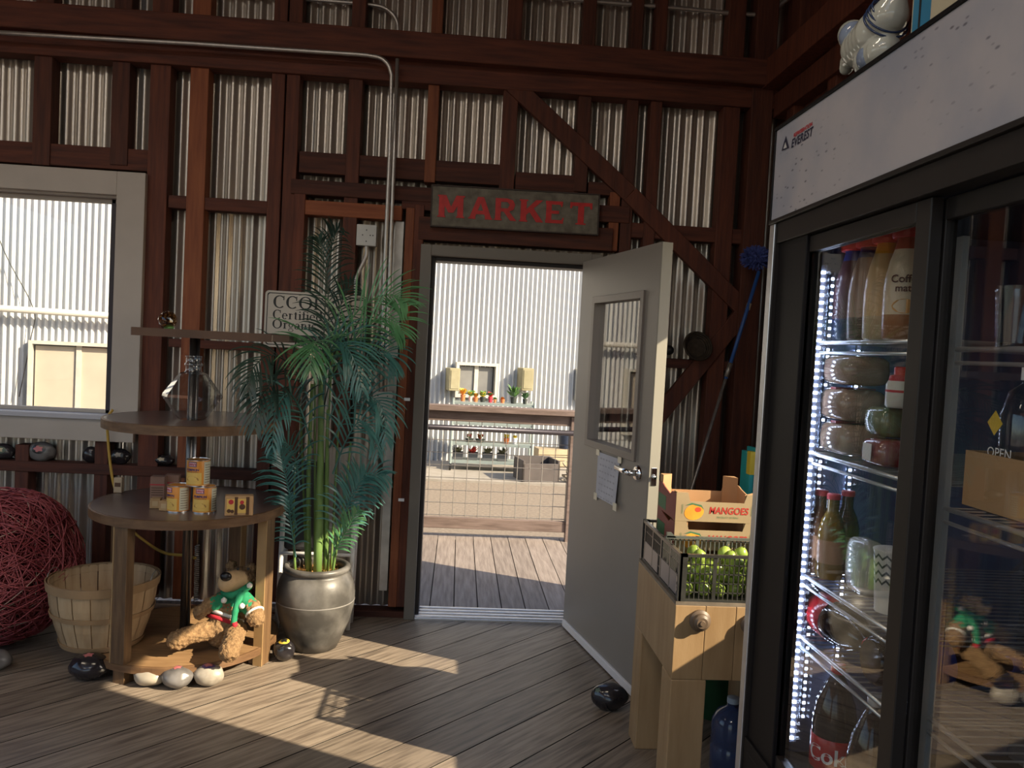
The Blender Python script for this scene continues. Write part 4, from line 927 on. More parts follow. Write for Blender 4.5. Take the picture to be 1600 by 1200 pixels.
# ================================================================ RED TWIG BALL
tb = at_y(12, 880, 3.92); tb.x -= .045; TR = .366; tb.z = TR + .005
ballT = thing('twig_ball', 'large ball of tangled red twigs on the floor at the left edge', 'ornament', (tb.x, tb.y, 0))
rd = random.Random(11)
for nm, cnt, m_, rr in (('red_twigs', 900, mat('twig_red', (.26, .035, .045), .6, 0, col2=(.46, .12, .13), scale=9), .0026), ('pale_twigs', 34, mat('twig_pale', (.48, .34, .27), .6), .0026)):
    mb = MB()
    for i in range(cnt):
        ax = Vector((rd.gauss(0, 1), rd.gauss(0, 1), rd.gauss(0, 1))).normalized(); u_ = ax.orthogonal().normalized(); v_ = ax.cross(u_); off_ = rd.uniform(-.5, .5)
        a0 = rd.uniform(0, 6.28); ln = rd.uniform(1.2, 3.6); base_r = TR * rd.uniform(.90, 1.0); pts = []
        for j in range(15):
            a = a0 + ln * j / 14; d = (u_ * math.cos(a) + v_ * math.sin(a) + ax * off_).normalized(); pts.append(tb + d * base_r * (1 + .035 * math.sin(a * 3 + i)))
        mb.tube(pts, rr * rd.uniform(.7, 1.3), 4, False)
    o = obj(nm, mb, m_, ballT, smooth=True); tag(o, kind='stuff')
obj('core', MB().ball(tb, TR * .87, 32, 20, amp=.05, freq=5), mat('twig_core', (.11, .014, .018), .9, 0, col2=(.22, .032, .038), scale=40, bump=.8, bscale=60), ballT, smooth=True)

# ================================================================ BUSHEL BASKET
bk_c = Vector((-1.58, 3.74, zS1 + .001)); bkt = thing('bushel_basket', 'wooden slat bushel basket standing on the stand platform', 'basket', bk_c)
M_SLAT = mat('basket_slat', (.40, .27, .145), .6, 0, col2=(.50, .36, .21), scale=3, stretch=(10, 10, 1.2), rnd=.12)
NB = 18; H = .30; rb, rt = .165, .232
for i in range(NB):
    a0 = 2 * PI * (i + .03) / NB; a1 = 2 * PI * (i + .97) / NB; vs = []; fs = []
    for kk in range(4):
        z = H * kk / 3; r = rb + (rt - rb) * kk / 3 + .012 * math.sin(PI * kk / 3)
        for q in range(3): a = a0 + (a1 - a0) * q / 2; vs += [(r * math.cos(a), r * math.sin(a), z), ((r - .004) * math.cos(a), (r - .004) * math.sin(a), z)]
    for kk in range(3):
        for q in range(2): b = kk * 6 + q * 2; fs += [(b, b + 2, b + 8, b + 6), (b + 1, b + 7, b + 9, b + 3)]
    obj('slat', MB().add(vs, fs), M_SLAT, bkt, local=True)
M_HOOP = mat('basket_hoop', (.34, .22, .115), .6, 0, var=.15, scale=5)
for z, hh in ((.005, .022), (.145, .020), (H - .035, .038)):
    r = lambda zz: rb + (rt - rb) * zz / H + .012 * math.sin(PI * zz / H) + .001
    obj('hoop', MB().lathe([(r(z), z), (r(z) + .006, z), (r(z + hh) + .006, z + hh), (r(z + hh), z + hh)], n=40, cap=(False, False)), M_HOOP, bkt, smooth=True, auto=40, local=True)
obj('hoop', MB().lathe([(rt - .010, H - .035), (rt - .006, H - .035), (rt - .004, H), (rt - .010, H)], n=40, cap=(False, False)), M_HOOP, bkt, local=True)
obj('bottom', MB().lathe([(rb - .005, .006), (rb - .005, .014)], n=36), M_SLAT, bkt, local=True)
for s_ in (-1, 1): obj('handle', MB().tube(arc((rt * s_ * .98, 0, H - .01), .055, 0, PI, 12, (0, 1, 0), (0, 0, .75)), .0022, 6), M_WIRE, bkt, local=True)
# ================================================================ POT AND PALM
pb = at_z(483, 1023, 0); PC_ = Vector((pb.x, pb.y + .12, 0))
pot = thing('potted_palm', 'tall artificial palm in a big grey clay pot beside the doorway', 'plant', PC_)
M_POT = mat('pot_clay', (.065, .061, .056), .40, 0, col2=(.22, .21, .195), scale=7, bump=.25, bscale=25, sharp=(.42, .78))
PH = .415
prof = [(.098, 0), (.115, .004), (.140, .06), (.172, .14), (.190, .22), (.192, .28), (.180, .335), (.160, .372), (.150, .380), (.160, .386), (.165, .396), (.163, .408), (.152, .415), (.138, .412), (.132, .400), (.135, .375), (.15, .34)]
obj('pot', MB().lathe(prof, PC_, 48, cap=(True, False)), M_POT, pot, smooth=True)
obj('incised_line', MB().lathe([(.1915, .238), (.1928, .241), (.1915, .244)], PC_, 48, cap=(False, False)), mat('pot_line', (.22, .21, .20), .6), pot, smooth=True)
mbf = MB(); mbf.lathe([(.001, .372), (.06, .376), (.11, .370), (.139, .360)], PC_, 30, cap=(False, False)); rd = random.Random(5)
for i in range(420):
    a = rd.uniform(0, 6.28); r = .13 * math.sqrt(rd.random()); p = PC_ + Vector((r * math.cos(a), r * math.sin(a), .372)); d = Vector((rd.gauss(0, 1), rd.gauss(0, 1), rd.uniform(.1, .7))).normalized() * rd.uniform(.015, .035); s_ = d.cross(Vector((0, 0, 1))).normalized() * .0018
    mbf.add([p - s_, p + s_, p + d + Vector((0, 0, .004)), ], [(0, 1, 2)])
tag(obj('moss', mbf, mat('moss_orange', (.42, .22, .06), .9, 0, col2=(.62, .36, .12), scale=40), pot), kind='stuff')
M_STEM = mat('palm_stem', (.10, .18, .045), .45, 0, col2=(.16, .27, .075), scale=4, stretch=(4, 4, 1))
M_LEAF = [mat('palm_leaf_sheen', (.045, .145, .130), .28, 0, col2=(.080, .22, .195), scale=6), mat('palm_leaf_green', (.075, .22, .095), .28, 0, col2=(.13, .32, .145), scale=6), mat('palm_leaf_dark', (.020, .045, .035), .36, 0, col2=(.035, .075, .055), scale=6)]  # leaf sheen worked into the base colour of the teal fronds
soil = PC_.z + .372
def stem(base, top, r0, r1, bend=0.0):
    pts = []
    for i in range(9): t = i / 8; p = Vector(base).lerp(Vector(top), t); p.x += bend * math.sin(PI * t); pts.append(p)
    return obj('stem', MB().tube(pts, [r0 + (r1 - r0) * i / 8 for i in range(9)], 10), M_STEM, pot, smooth=True)
def b_(dx, dy): return PC_ + Vector((dx, dy, .36))
def T(px, py, Y): return at_y(px, py, Y)
YP = PC_.y
stem(b_(.012, -.05), T(502, 560, YP), .022, .012, .005); stem(b_(-.035, -.02), T(488, 600, YP), .015, .008, -.01); stem(b_(.045, .0), T(512, 640, YP - .03), .017, .006, .0)
for dx, dy, px, py, Y, bd in ((-.10, -.02, 462, 720, YP - .02, -.01), (-.06, .05, 470, 650, YP + .05, 0), (.08, -.03, 540, 770, YP - .03, .0), (.07, .02, 548, 690, YP + .02, .01), (.06, .06, 530, 640, YP + .08, 0), (-.02, .06, 492, 560, YP + .08, 0), (.01, .04, 520, 540, YP + .05, 0)):
    stem(b_(dx, dy), T(px, py, Y), .0065, .0045, bd)
def frond(pts, m=0, L=.19, n=26, seed=0, start=.12, droop=.55, wide=.0048, ang=52):
    """one palm frond: rachis through the points, two ranks of drooping leaflets"""
    rd = random.Random(seed * 17 + 3); n = int(n * .82); L *= 1.08
    c = spline([T(*p) for p in pts], 14); mb = MB(); K = len(c)
    mb.tube(c, [.0045 * (1 - .7 * i / K) for i in range(K)], 6)
    for i in range(n):
        t = start + (1 - start) * (i + .5) / n; f = t * (K - 1); k_ = min(int(f), K - 2); p = c[k_].lerp(c[k_ + 1], f - k_); d = (c[min(k_ + 2, K - 1)] - c[max(k_ - 1, 0)]).normalized()
        side0 = d.cross(Vector((.25 * rd.uniform(-1, 1), -1, .35))).normalized()
        for sg in (-1, 1):
            l = L * (math.sin(PI * (.16 + .80 * t)) * .85 + .18) * rd.uniform(.86, 1.12); a = R(ang + rd.uniform(-7, 7)) * (1 - .45 * t)
            dd = (d * math.cos(a) + side0 * sg * math.sin(a) + Vector((0, -.22 * rd.random(), .10))).normalized(); q = p.copy(); vs = []; S_ = 6
            for j in range(S_ + 1):
                u_ = j / S_; wv = dd.cross(Vector((.1 * sg, -.75, .6))).normalized() * wide * (math.sin(PI * (.12 + .86 * u_)) ** .7)
                vs += [q + wv, q - wv]
                dd = (dd + Vector((0, 0, -droop * .30 * (.4 + u_)))).normalized(); q = q + dd * (l / S_)
            mb.add(vs, [(2 * j, 2 * j + 1, 2 * j + 3, 2 * j + 2) for j in range(S_)])
    return obj('frond', mb, M_LEAF[m], pot)
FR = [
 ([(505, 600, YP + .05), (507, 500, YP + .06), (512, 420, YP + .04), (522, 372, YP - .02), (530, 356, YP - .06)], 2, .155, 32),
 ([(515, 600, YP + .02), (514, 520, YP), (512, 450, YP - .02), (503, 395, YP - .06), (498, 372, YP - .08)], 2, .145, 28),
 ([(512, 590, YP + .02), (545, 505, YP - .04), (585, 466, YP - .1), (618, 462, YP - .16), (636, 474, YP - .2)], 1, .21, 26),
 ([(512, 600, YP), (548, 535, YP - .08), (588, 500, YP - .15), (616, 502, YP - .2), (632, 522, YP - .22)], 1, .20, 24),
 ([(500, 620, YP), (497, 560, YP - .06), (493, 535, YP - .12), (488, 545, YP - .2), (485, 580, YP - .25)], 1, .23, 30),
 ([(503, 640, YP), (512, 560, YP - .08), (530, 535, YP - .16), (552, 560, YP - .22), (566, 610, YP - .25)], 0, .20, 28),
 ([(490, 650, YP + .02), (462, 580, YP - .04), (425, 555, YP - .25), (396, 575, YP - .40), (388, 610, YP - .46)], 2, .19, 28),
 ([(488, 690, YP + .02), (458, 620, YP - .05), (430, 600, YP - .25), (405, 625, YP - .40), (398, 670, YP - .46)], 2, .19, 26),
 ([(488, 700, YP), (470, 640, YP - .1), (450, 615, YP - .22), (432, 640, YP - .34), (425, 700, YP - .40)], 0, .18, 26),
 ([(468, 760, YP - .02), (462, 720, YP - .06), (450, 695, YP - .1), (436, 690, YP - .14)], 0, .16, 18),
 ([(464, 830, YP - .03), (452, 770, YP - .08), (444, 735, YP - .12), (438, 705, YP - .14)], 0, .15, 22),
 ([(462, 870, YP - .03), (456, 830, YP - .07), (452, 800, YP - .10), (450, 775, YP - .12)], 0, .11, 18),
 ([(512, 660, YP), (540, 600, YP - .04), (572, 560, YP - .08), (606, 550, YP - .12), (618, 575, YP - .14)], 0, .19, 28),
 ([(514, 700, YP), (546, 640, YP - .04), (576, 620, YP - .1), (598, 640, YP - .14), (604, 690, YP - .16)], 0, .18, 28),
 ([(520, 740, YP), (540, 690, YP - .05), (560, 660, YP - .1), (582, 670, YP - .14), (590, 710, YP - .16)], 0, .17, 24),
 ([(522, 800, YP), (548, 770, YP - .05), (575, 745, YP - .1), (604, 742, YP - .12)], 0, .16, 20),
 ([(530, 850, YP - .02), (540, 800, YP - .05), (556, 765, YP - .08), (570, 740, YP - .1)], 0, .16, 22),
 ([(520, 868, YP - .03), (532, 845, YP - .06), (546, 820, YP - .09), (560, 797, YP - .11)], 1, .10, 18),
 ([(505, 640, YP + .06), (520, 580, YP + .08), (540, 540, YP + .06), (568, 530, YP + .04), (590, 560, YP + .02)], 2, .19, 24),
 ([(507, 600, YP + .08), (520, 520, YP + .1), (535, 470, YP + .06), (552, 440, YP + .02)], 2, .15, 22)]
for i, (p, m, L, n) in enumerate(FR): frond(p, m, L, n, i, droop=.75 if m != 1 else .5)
# ---- white-legged stand hidden behind the palm
wY = 4.27
ws = thing('utility_stand', 'white-legged stand with a dark bag and a ribbed grey bin behind the palm', 'stand', (at_y(495, 900, wY).x, wY, 0))
xl_, xr2 = at_y(440, 870, wY).x, at_y(550, 870, wY).x
for xx in (xl_, xr2):
    for dy in (-.05, .07): obj('leg', MB().tube([(xx, wY + dy, 0), (xx + .01, wY + dy * .8, at_y(500, 780, wY).z)], .013, 10), M_WHITE, ws, smooth=True)
for z in (at_y(500, 862, wY).z,): obj('crossbar', MB().tube([(xl_, wY - .05, z), (xr2, wY - .05, z)], .010, 8), M_WHITE, ws, smooth=True)
obj('bag', MB().box(at_y(447, 790, wY).x, at_y(505, 790, wY).x, wY - .035, wY + .06, at_y(475, 858, wY).z, at_y(475, 722, wY).z), mat('bag_dark', (.03, .03, .033), .7, var=.2, bump=.3), ws, bevel=.02)
bx0, bx1, bz0, bz1 = at_y(510, 850, wY).x, at_y(547, 850, wY).x, at_y(530, 860, wY).z, at_y(530, 818, wY).z
bn = obj('bin', MB().box(bx0, bx1, wY - .06, wY + .04, bz0, bz1), mat('bin_grey', (.42, .41, .39), .5), ws, bevel=.012)
for i in range(6): z = bz0 + .02 + (bz1 - bz0 - .04) * i / 5; obj('rib', MB().box(bx0 + .012, bx1 - .012, wY - .065, wY - .058, z, z + .009), mat('bin_grey', (.4, .4, .4)), bn)

# ================================================================ TEDDY BEAR
M_FUR = mat('bear_fur', (.17, .095, .042), .9, 0, col2=(.32, .20, .095), scale=60, bump=.9, bscale=140, bdist=.006)
M_SWT = mat('sweater_green', (.010, .21, .095), .8, 0, col2=(.02, .28, .13), scale=50, bump=.3, bscale=200)
bear = thing('teddy_bear', 'brown teddy bear in a green sweater and scarf sitting on the stand platform', 'toy', (at_y(345, 1005, 3.66).x, 3.66, zS1))
tex = bpy.data.textures.new('fur_clouds', 'CLOUDS'); tex.noise_scale = .014; tex.noise_depth = 2
def blob(name, chains, m, parent, vox=.006, disp=.010):
    """one continuous surface grown over chains of (point, radius)"""
    mb = MB()
    for ch in chains:
        for i in range(len(ch) - 1):
            (p0, r0), (p1, r1) = ch[i], ch[i + 1]; n = max(2, int((Vector(p1) - Vector(p0)).length / (min(r0, r1) * .35)))
            for k_ in range(n + 1): t = k_ / n; mb.ball(Vector(p0).lerp(Vector(p1), t), r0 + (r1 - r0) * t, 14, 9)
        if len(ch) == 1: mb.ball(ch[0][0], ch[0][1], 20, 14)
    o = obj(name, mb, m, parent, smooth=True)
    r = o.modifiers.new('surface', 'REMESH'); r.mode = 'VOXEL'; r.voxel_size = vox; r.use_smooth_shade = True
    if disp: d = o.modifiers.new('pile', 'DISPLACE'); d.texture = tex; d.strength = disp; d.mid_level = .5; d.texture_coords = 'LOCAL'
    return o
B = lambda px, py, Y: at_y(px, py, Y)
pel, tor, hed = B(347, 984, 3.70), B(362, 950, 3.74), B(376, 908, 3.78)
blob('body', [[(pel, .078), (tor, .072), (B(370, 925, 3.76), .045), (hed, .068)],
   [(B(345, 940, 3.72), .038), (B(328, 945, 3.69), .033), (B(313, 957, 3.66), .031)], [(B(382, 940, 3.71), .038), (B(395, 950, 3.68), .036), (B(400, 966, 3.645), .040)],
   [(B(330, 985, 3.67), .046), (B(303, 990, 3.61), .040), (B(276, 1000, 3.56), .041)], [(B(370, 985, 3.67), .046), (B(364, 1000, 3.57), .043), (B(358, 1018, 3.46), .045)],
   [(B(392, 888, 3.80), .026)], [(B(362, 884, 3.82), .026)]], M_FUR, bear, .005, .020)
blob('muzzle', [[(B(371, 909, 3.75), .058), (B(357, 909, 3.69), .048)]], mat('muzzle_tan', (.55, .38, .20), .75, var=.08, scale=40), bear, .006, 0)
obj('nose', MB().ball(B(353, 901, 3.648), (.026, .016, .021), 16, 10), mat('nose_black', (.008, .007, .007), .35), bear, smooth=True)
for px in (372, 388): obj('eye', MB().ball(B(px, 889, 3.725), .007, 10, 7), mat('nose_black', (0, 0, 0)), bear, smooth=True)
sw = blob('sweater', [[(B(355, 964, 3.73), .076), (B(366, 935, 3.75), .066)], [(B(380, 938, 3.715), .044), (B(393, 950, 3.685), .040)], [(B(346, 940, 3.725), .044), (B(334, 944, 3.70), .038)]], M_SWT, bear, .006, .002)
def ringband(name, c, ax, r, th, m, parent):
    ax = Vector(ax).normalized(); u_ = ax.orthogonal().normalized(); v_ = ax.cross(u_); return obj(name, MB().tube([Vector(c) + (u_ * math.cos(a) + v_ * math.sin(a)) * r for a in [2 * PI * i / 28 for i in range(29)]], th, 8, False), m, parent, smooth=True)
ax = tor - pel
ringband('hem', B(352, 970, 3.722), ax, .078, .0095, mat('knit_red', (.45, .015, .03), .8), sw); ringband('stripe', B(354.5, 962, 3.727), ax, .0755, .008, mat('knit_white', (.75, .73, .68), .8), sw); ringband('cuff', B(398, 957, 3.665), (.5, -.5, -.6), .038, .006, mat('knit_white', (.7, .7, .7)), sw)
scf = obj('scarf', MB().tube(spline([B(352, 926, 3.69), B(364, 930, 3.665), B(380, 922, 3.68), B(390, 914, 3.74), B(380, 912, 3.82), B(360, 918, 3.81), B(350, 924, 3.74), B(356, 929, 3.68)], 6), .016, 10), M_SWT, bear, smooth=True)
obj('scarf_tail', MB().tube(spline([B(378, 924, 3.665), B(372, 940, 3.645), B(367, 958, 3.630), B(365, 975, 3.625)], 6), [.016] * 6 + [.015] * 6 + [.014] * 7, 10), M_SWT, scf, smooth=True)
obj('scarf_tip', MB().tube([B(366, 972, 3.622), B(368, 982, 3.62)], .0125, 10), mat('knit_red', (.4, 0, 0)), scf, smooth=True)
for p in ((390, 915, 3.69), (378, 947, 3.635), (350, 938, 3.655)): obj('pompom', MB().ball(B(*p), .013, 12, 8, amp=.2, freq=5), mat('knit_white', (.7, .7, .7)), scf, smooth=True)

# ================================================================ BUTCHER BLOCK
BX0, BX1, BY0, BY1, BZ0, BZ1 = .752, 1.27, 2.573, 3.124, .458, .72
blk = thing('butcher_block', 'heavy pale maple butcher block table with wooden knobs beside the door', 'table', ((BX0 + BX1) / 2, (BY0 + BY1) / 2, 0))
M_MAP = mat('maple_block', (.30, .19, .093), .5, 0, col2=(.38, .255, .135), scale=3, stretch=(9, 9, 1.2), rnd=.07, bump=.12)
n = 5
for i in range(n): x0 = BX0 + (BX1 - BX0) * i / n; x1 = BX0 + (BX1 - BX0) * (i + 1) / n; obj('stave', MB().box(x0 + .0006, x1 - .0006, BY0, BY1, BZ0, BZ1 - .012), M_MAP, blk, bevel=.002)
obj('top_surface', MB().box(BX0 + .001, BX1 - .001, BY0 + .001, BY1 - .001, BZ1 - .012, BZ1), mat('block_top_worn', (.13, .105, .08), .6, 0, col2=(.24, .20, .155), scale=12), blk)
for xx in (BX0, BX1 - .12):
    for yy in (BY0, BY1 - .12): obj('leg', MB().box(xx, xx + .12, yy, yy + .12, 0, BZ0), M_MAP, blk, bevel=.004)
for px, py in ((1093, 969), (1173, 975)):
    c = at_y(px, py, BY0); k_ = obj('knob', MB().lathe([(.036, 0), (.036, .010), (.028, .016), (.026, .028), (.018, .034), (.010, .034), (.008, .038), (.001, .038)], c, 28, Matrix.Rotation(R(90), 3, 'X')), mat('knob_wood', (.13, .09, .06), .5, var=.15, scale=30), blk, smooth=True, auto=35)

# ================================================================ PLASTIC CRATE WITH GREEN FRUIT
KX0, KX1, KY0, KY1, KZ0, KZ1 = .765, 1.175, 2.582, 3.115, .7205, .879
cr = thing('plastic_crate', 'black plastic produce crate full of green fruit on the butcher block', 'crate', ((KX0 + KX1) / 2, (KY0 + KY1) / 2, KZ0))
M_CR = mat('crate_black', (.030, .030, .028), .28, 0, col2=(.05, .05, .047), scale=20, spec=.8)
M_CRG = mat('crate_black', (.014,) * 3)
def lattice(axis, fixed, a0, a1, z0, z1, dv_, dh, t=.004, solid=None):
    mb = MB(); n = int((a1 - a0) / dv_)
    def bx(u0, u1, w0, w1, th=t):
        if axis == 'x': mb.box(u0, u1, fixed - th / 2, fixed + th / 2, w0, w1)
        else: mb.box(fixed - th / 2, fixed + th / 2, u0, u1, w0, w1)
    for i in range(n + 1): u = a0 + (a1 - a0) * i / n; big = i % 7 == 0; bx(u - (.006 if big else .0018), u + (.006 if big else .0018), z0, z1, t * (2 if big else 1))
    z = z0
    while z < z1: bx(a0, a1, z - .0018, z + .0018, t); z += dh
    bx(a0 - .004, a1 + .004, z1 - .010, z1, t * 3); bx(a0 - .004, a1 + .004, z0, z0 + .008, t * 2.4)
    if solid: bx(a0 + .03, (a0 + a1) / 2 - .02, z0 + .008, z0 + solid, t * .8); bx((a0 + a1) / 2 + .02, a1 - .03, z0 + .008, z0 + solid, t * .8)
    return mb
obj('front_wall', lattice('x', KY0, KX0, KX1, KZ0, KZ1, .0158, .031), M_CR, cr); obj('back_wall', lattice('x', KY1, KX0, KX1, KZ0, KZ1, .0158, .031), M_CR, cr)
obj('side_wall', lattice('y', KX0, KY0, KY1, KZ0, KZ1, .0175, .040, .004), M_CR, cr); obj('side_wall', lattice('y', KX1, KY0, KY1, KZ0, KZ1, .0175, .04, .004), M_CR, cr)
dvd = KY0 + .235
obj('divider', lattice('x', dvd, KX0 + .012, KX1 - .012, KZ0, KZ1 + .006, .0158, .05), mat('crate_grey', (.10, .11, .10), .3), cr)
for a, b in ((KX0 - .004, KX0 + .045),): obj('corner_lug', MB().prism([(a + .014, dvd - .006, KZ1), (b, dvd - .006, KZ1), (b - .018, dvd - .006, KZ1 + .018), (a + .014, dvd - .006, KZ1 + .018)], (0, .012, 0)), mat('crate_grey', (.05,) * 3), cr)
for z in (KZ0 + .016,):
    M_PANEL = mat('crate_panel', (.20, .18, .18), .3)
    for y0, y1 in ((KY0 + .03, KY0 + .24), (KY0 + .29, KY1 - .03)): obj('label_panel', MB().box(KX0 - .0035, KX0 - .0022, y0, y1, KZ0 + .012, KZ0 + .080), M_PANEL, cr)
obj('bottom', MB().box(KX0, KX1, KY0, KY1, KZ0, KZ0 + .006), M_CR, cr)
for xx in (KX0, KX1):
    for yy in (KY0, KY1): obj('corner_post', MB().box(xx - .008 if xx == KX0 else xx - .02, xx + .02 if xx == KX0 else xx + .008, yy - .006, yy + .006, KZ0, KZ1), M_CR, cr)
M_LIME = mat('fruit_green', (.20, .31, .04), .32, 0, col2=(.33, .44, .09), scale=12, rnd=.22, spec=.5)
lm = MB().lathe([(.001, -.027), (.012, -.024), (.0215, -.013), (.0245, -.001), (.022, .011), (.014, .021), (.007, .026), (.001, .026)], n=16, cap=(False, False)).mesh('green_fruit', M_LIME, True)
smesh = MB().tube([(0, 0, .024), (.001, .001, .031), (.003, .001, .037)], [.0024, .0018, .0016], 6).mesh('stem', mat('fruit_stem', (.16, .13, .05), .7), True)
rd = random.Random(21); cnt = 0
for lz in range(3):
    for iy in range(3 if lz < 2 else 3):
        for ix in range(7):
            xx = KX0 + .036 + ix * .0555 + (lz % 2) * .012 + rd.uniform(-.003, .003); yy = KY0 + .037 + iy * .062 + (lz % 2) * .010 + rd.uniform(-.003, .003); zz = KZ0 + .034 + lz * .0455
            if xx > KX1 - .03 or yy > dvd - .03: continue
            if lz == 2 and rd.random() < (.75 if ix < 3 else .30): continue
            o = bpy.data.objects.new('green_fruit', lm); COL.objects.link(o); o.location = (xx, yy, zz); o.rotation_euler = (rd.uniform(-.7, .7), rd.uniform(-.7, .7), rd.uniform(0, 6)) if lz < 2 else (rd.uniform(-.3, .3), rd.uniform(-.3, .3), rd.uniform(0, 6))
            tag(o, 'small green fruit on top of the pile, showing above the crate front rim' if lz == 2 else 'small green fruit lower in the pile, seen through the black crate bars', 'fruit', 'green fruit on top of the crate' if lz == 2 else 'green fruit deeper in the crate'); s_ = bpy.data.objects.new('stem', smesh); COL.objects.link(s_); s_.parent = o; cnt += 1

# ================================================================ MANGO BOXES
M_CARD = mat('cardboard', (.37, .215, .10), .75, 0, col2=(.45, .275, .14), scale=5); M_CARDP = mat('cardboard_print', (.30, .22, .12), .7, 0, col2=(.36, .27, .155), scale=6)
M_MRED = mat('print_red', (.42, .03, .02), .6); M_MGRN = mat('print_green', (.05, .16, .07), .6); M_MOR = mat('print_mango', (.72, .27, .02), .6, 0, col2=(.75, .42, .04), scale=14); M_SIDEP = mat('print_side', (.20, .045, .04), .65, 0, col2=(.30, .10, .08), scale=7)
MX0, MX1, MY0, MY1, MH = .808, 1.112, 2.835, 3.095, .104
def mango(label, z0, top=0.0):
    t = thing('mango_box', label, 'box', ((MX0 + MX1) / 2, (MY0 + MY1) / 2, z0), 0, 'mango boxes'); c = .004; h = MH
    def side(nm, pts, d, m): return obj(nm, MB().prism(pts, d), m, t)
    zz = z0
    prof = lambda a0, a1, low: [(a0, 0), (a1, 0), (a1, h), (a1 - .042, h), (a1 - .052, low), (a0 + .052, low), (a0 + .042, h), (a0, h)]
    side('front', [(a, MY0, zz + b) for a, b in prof(MX0, MX1, h * .70)], (0, c, 0), M_CARDP); side('back', [(a, MY1 - c, zz + b) for a, b in prof(MX0, MX1, h * .70)], (0, c, 0), M_CARD)
    for xx, m_ in ((MX0, M_SIDEP), (MX1 - c, M_CARD)): side('side', [(xx, a, zz + b) for a, b in ((MY0 + c, 0), (MY1 - c, 0), (MY1 - c, h), (MY1 - .06, h), (MY1 - .09, h * .92), (MY0 + .09, h * .80), (MY0 + .06, h * .95), (MY0 + c, h * .95))], (c, 0, 0), m_)
    obj('bottom', MB().box(MX0 + c, MX1 - c, MY0 + c, MY1 - c, zz, zz + .004), M_CARD, t)
    for xx, sx in ((MX0 + c, 1), (MX1 - c, -1)):
        for yy, sy in ((MY0 + c, 1), (MY1 - c, -1)): obj('corner_post', MB().prism([(xx, yy, zz), (xx + sx * .045, yy, zz), (xx, yy + sy * .045, zz)], (0, 0, h + (top if sy < 0 else .0))), M_CARD, t)
    obj('side_stripe', MB().box(MX0 - .0008, MX0, MY0 + .14, MY1 - .01, zz + .01, zz + h * .6), M_MGRN, t)
    pl = plane_place((0, MY0 - .0006, 0), (1, 0, 0), (0, 0, 1)); pic = MB(); n = 20
    cx, cz = MX0 + .068, zz + .034
    pic.add([pl(cx + .036 * math.cos(2 * PI * i / n), cz + .029 * math.sin(2 * PI * i / n) + .004 * math.cos(2 * PI * i / n)) for i in range(n)], [tuple(range(n))]); o = obj('mango_picture', pic, M_MOR, t)
    pic = MB(); pl2 = plane_place((0, MY0 - .0010, 0), (1, 0, 0), (0, 0, 1)); pic.add([pl2(cx + .014 + .012 * math.cos(2 * PI * i / 12), cz + .010 + .009 * math.sin(2 * PI * i / 12)) for i in range(12)], [tuple(range(12))]); obj('picture_detail', pic, mat('print_scarlet', (.65, .06, .02), .6), o)
    pic = MB(); pic.add([pl2(*q) for q in ((cx - .034, cz + .024), (cx - .01, cz + .034), (cx + .026, cz + .027), (cx + .036, cz + .010), (cx + .026, cz + .020), (cx - .006, cz + .028))], [(0, 1, 5), (1, 2, 4, 5), (2, 3, 4)]); obj('picture_leaf', pic, M_MGRN, o)
    lettering('lettering', 'MANGOES', .035, lambda a, b: pl2(MX0 + .196 + a * .88, zz + .042 + b), M_MRED, t, bold=.0008, shear=.12)
    lettering('lettering', 'PRODUCT OF PERU', .009, lambda a, b: pl2(MX0 + .193 + a, zz + .018 + b), M_MGRN, t)
    for i, xx in enumerate((MX0 + .024, MX1 - .022)): lettering('lettering', 'MANGO', .009, lambda a, b, xx=xx: pl2(xx - b, zz + .045 + a), M_MGRN, t)
    return t
mango('cardboard mango tray at the bottom of the stack, inside the black crate', KZ0 + .0065); mango('middle cardboard mango tray of the stack, half hidden by the crate', KZ0 + .0065 + MH + .0005); mango('top cardboard mango tray of the stack, open and empty', KZ0 + .0065 + 2 * MH + .001, .030)
# ---- bag of straws behind, jug and bin under the block
bgx = at_y(1186, 740, 3.56).x
bg = thing('striped_bag', 'turquoise and yellow striped bag standing by the wall behind the mango trays', 'bag', (bgx + .04, 3.62, 0))
M_TQ = mat('bag_turquoise', (.015, .28, .30), .5, var=.1); M_YL = mat('bag_yellow', (.55, .42, .03), .5)
zt_ = at_y(1183, 700, 3.6).z
for i in range(8): x0 = bgx - .045 + i * .024; obj('stripe', MB().box(x0, x0 + .0215, 3.56, 3.68, 0, zt_ - (0 if i % 2 else .02)), M_TQ, bg, bevel=.004)
obj('patch', MB().box(bgx - .0462, bgx + .01, 3.558, 3.60, zt_ - .12, zt_ - .015), M_YL, bg)
obj('handle', MB().tube(arc((bgx + .04, 3.62, zt_ - .02), .04, 0, PI, 12, (1, 0, 0), (0, 0, 1)), .006, 6), M_TQ, bg, smooth=True)
jx = at_y(1142, 1150, 2.86).x
jg = thing('water_jug', 'clear blue plastic water jug on the floor under the butcher block', 'jug', (jx, 2.86, 0))
M_JUG = mat('jug_blue', (.10, .14, .30), .12, 0, var=.2, scale=9); M_JUG.node_tree.nodes['Principled BSDF'].inputs['Transmission Weight'].default_value = .55
obj('body', MB().lathe([(.062, 0), (.072, .008), (.074, .10), (.070, .105), (.074, .112), (.073, .19), (.055, .225), (.022, .245), (.020, .262)], (jx, 2.86, 0), 28), M_JUG, jg, smooth=True)
obj('cap', MB().lathe([(.022, .258), (.022, .278), (.018, .280)], (jx, 2.86, 0), 20), mat('cap_pale', (.5, .55, .6), .4), jg, smooth=True, auto=40)
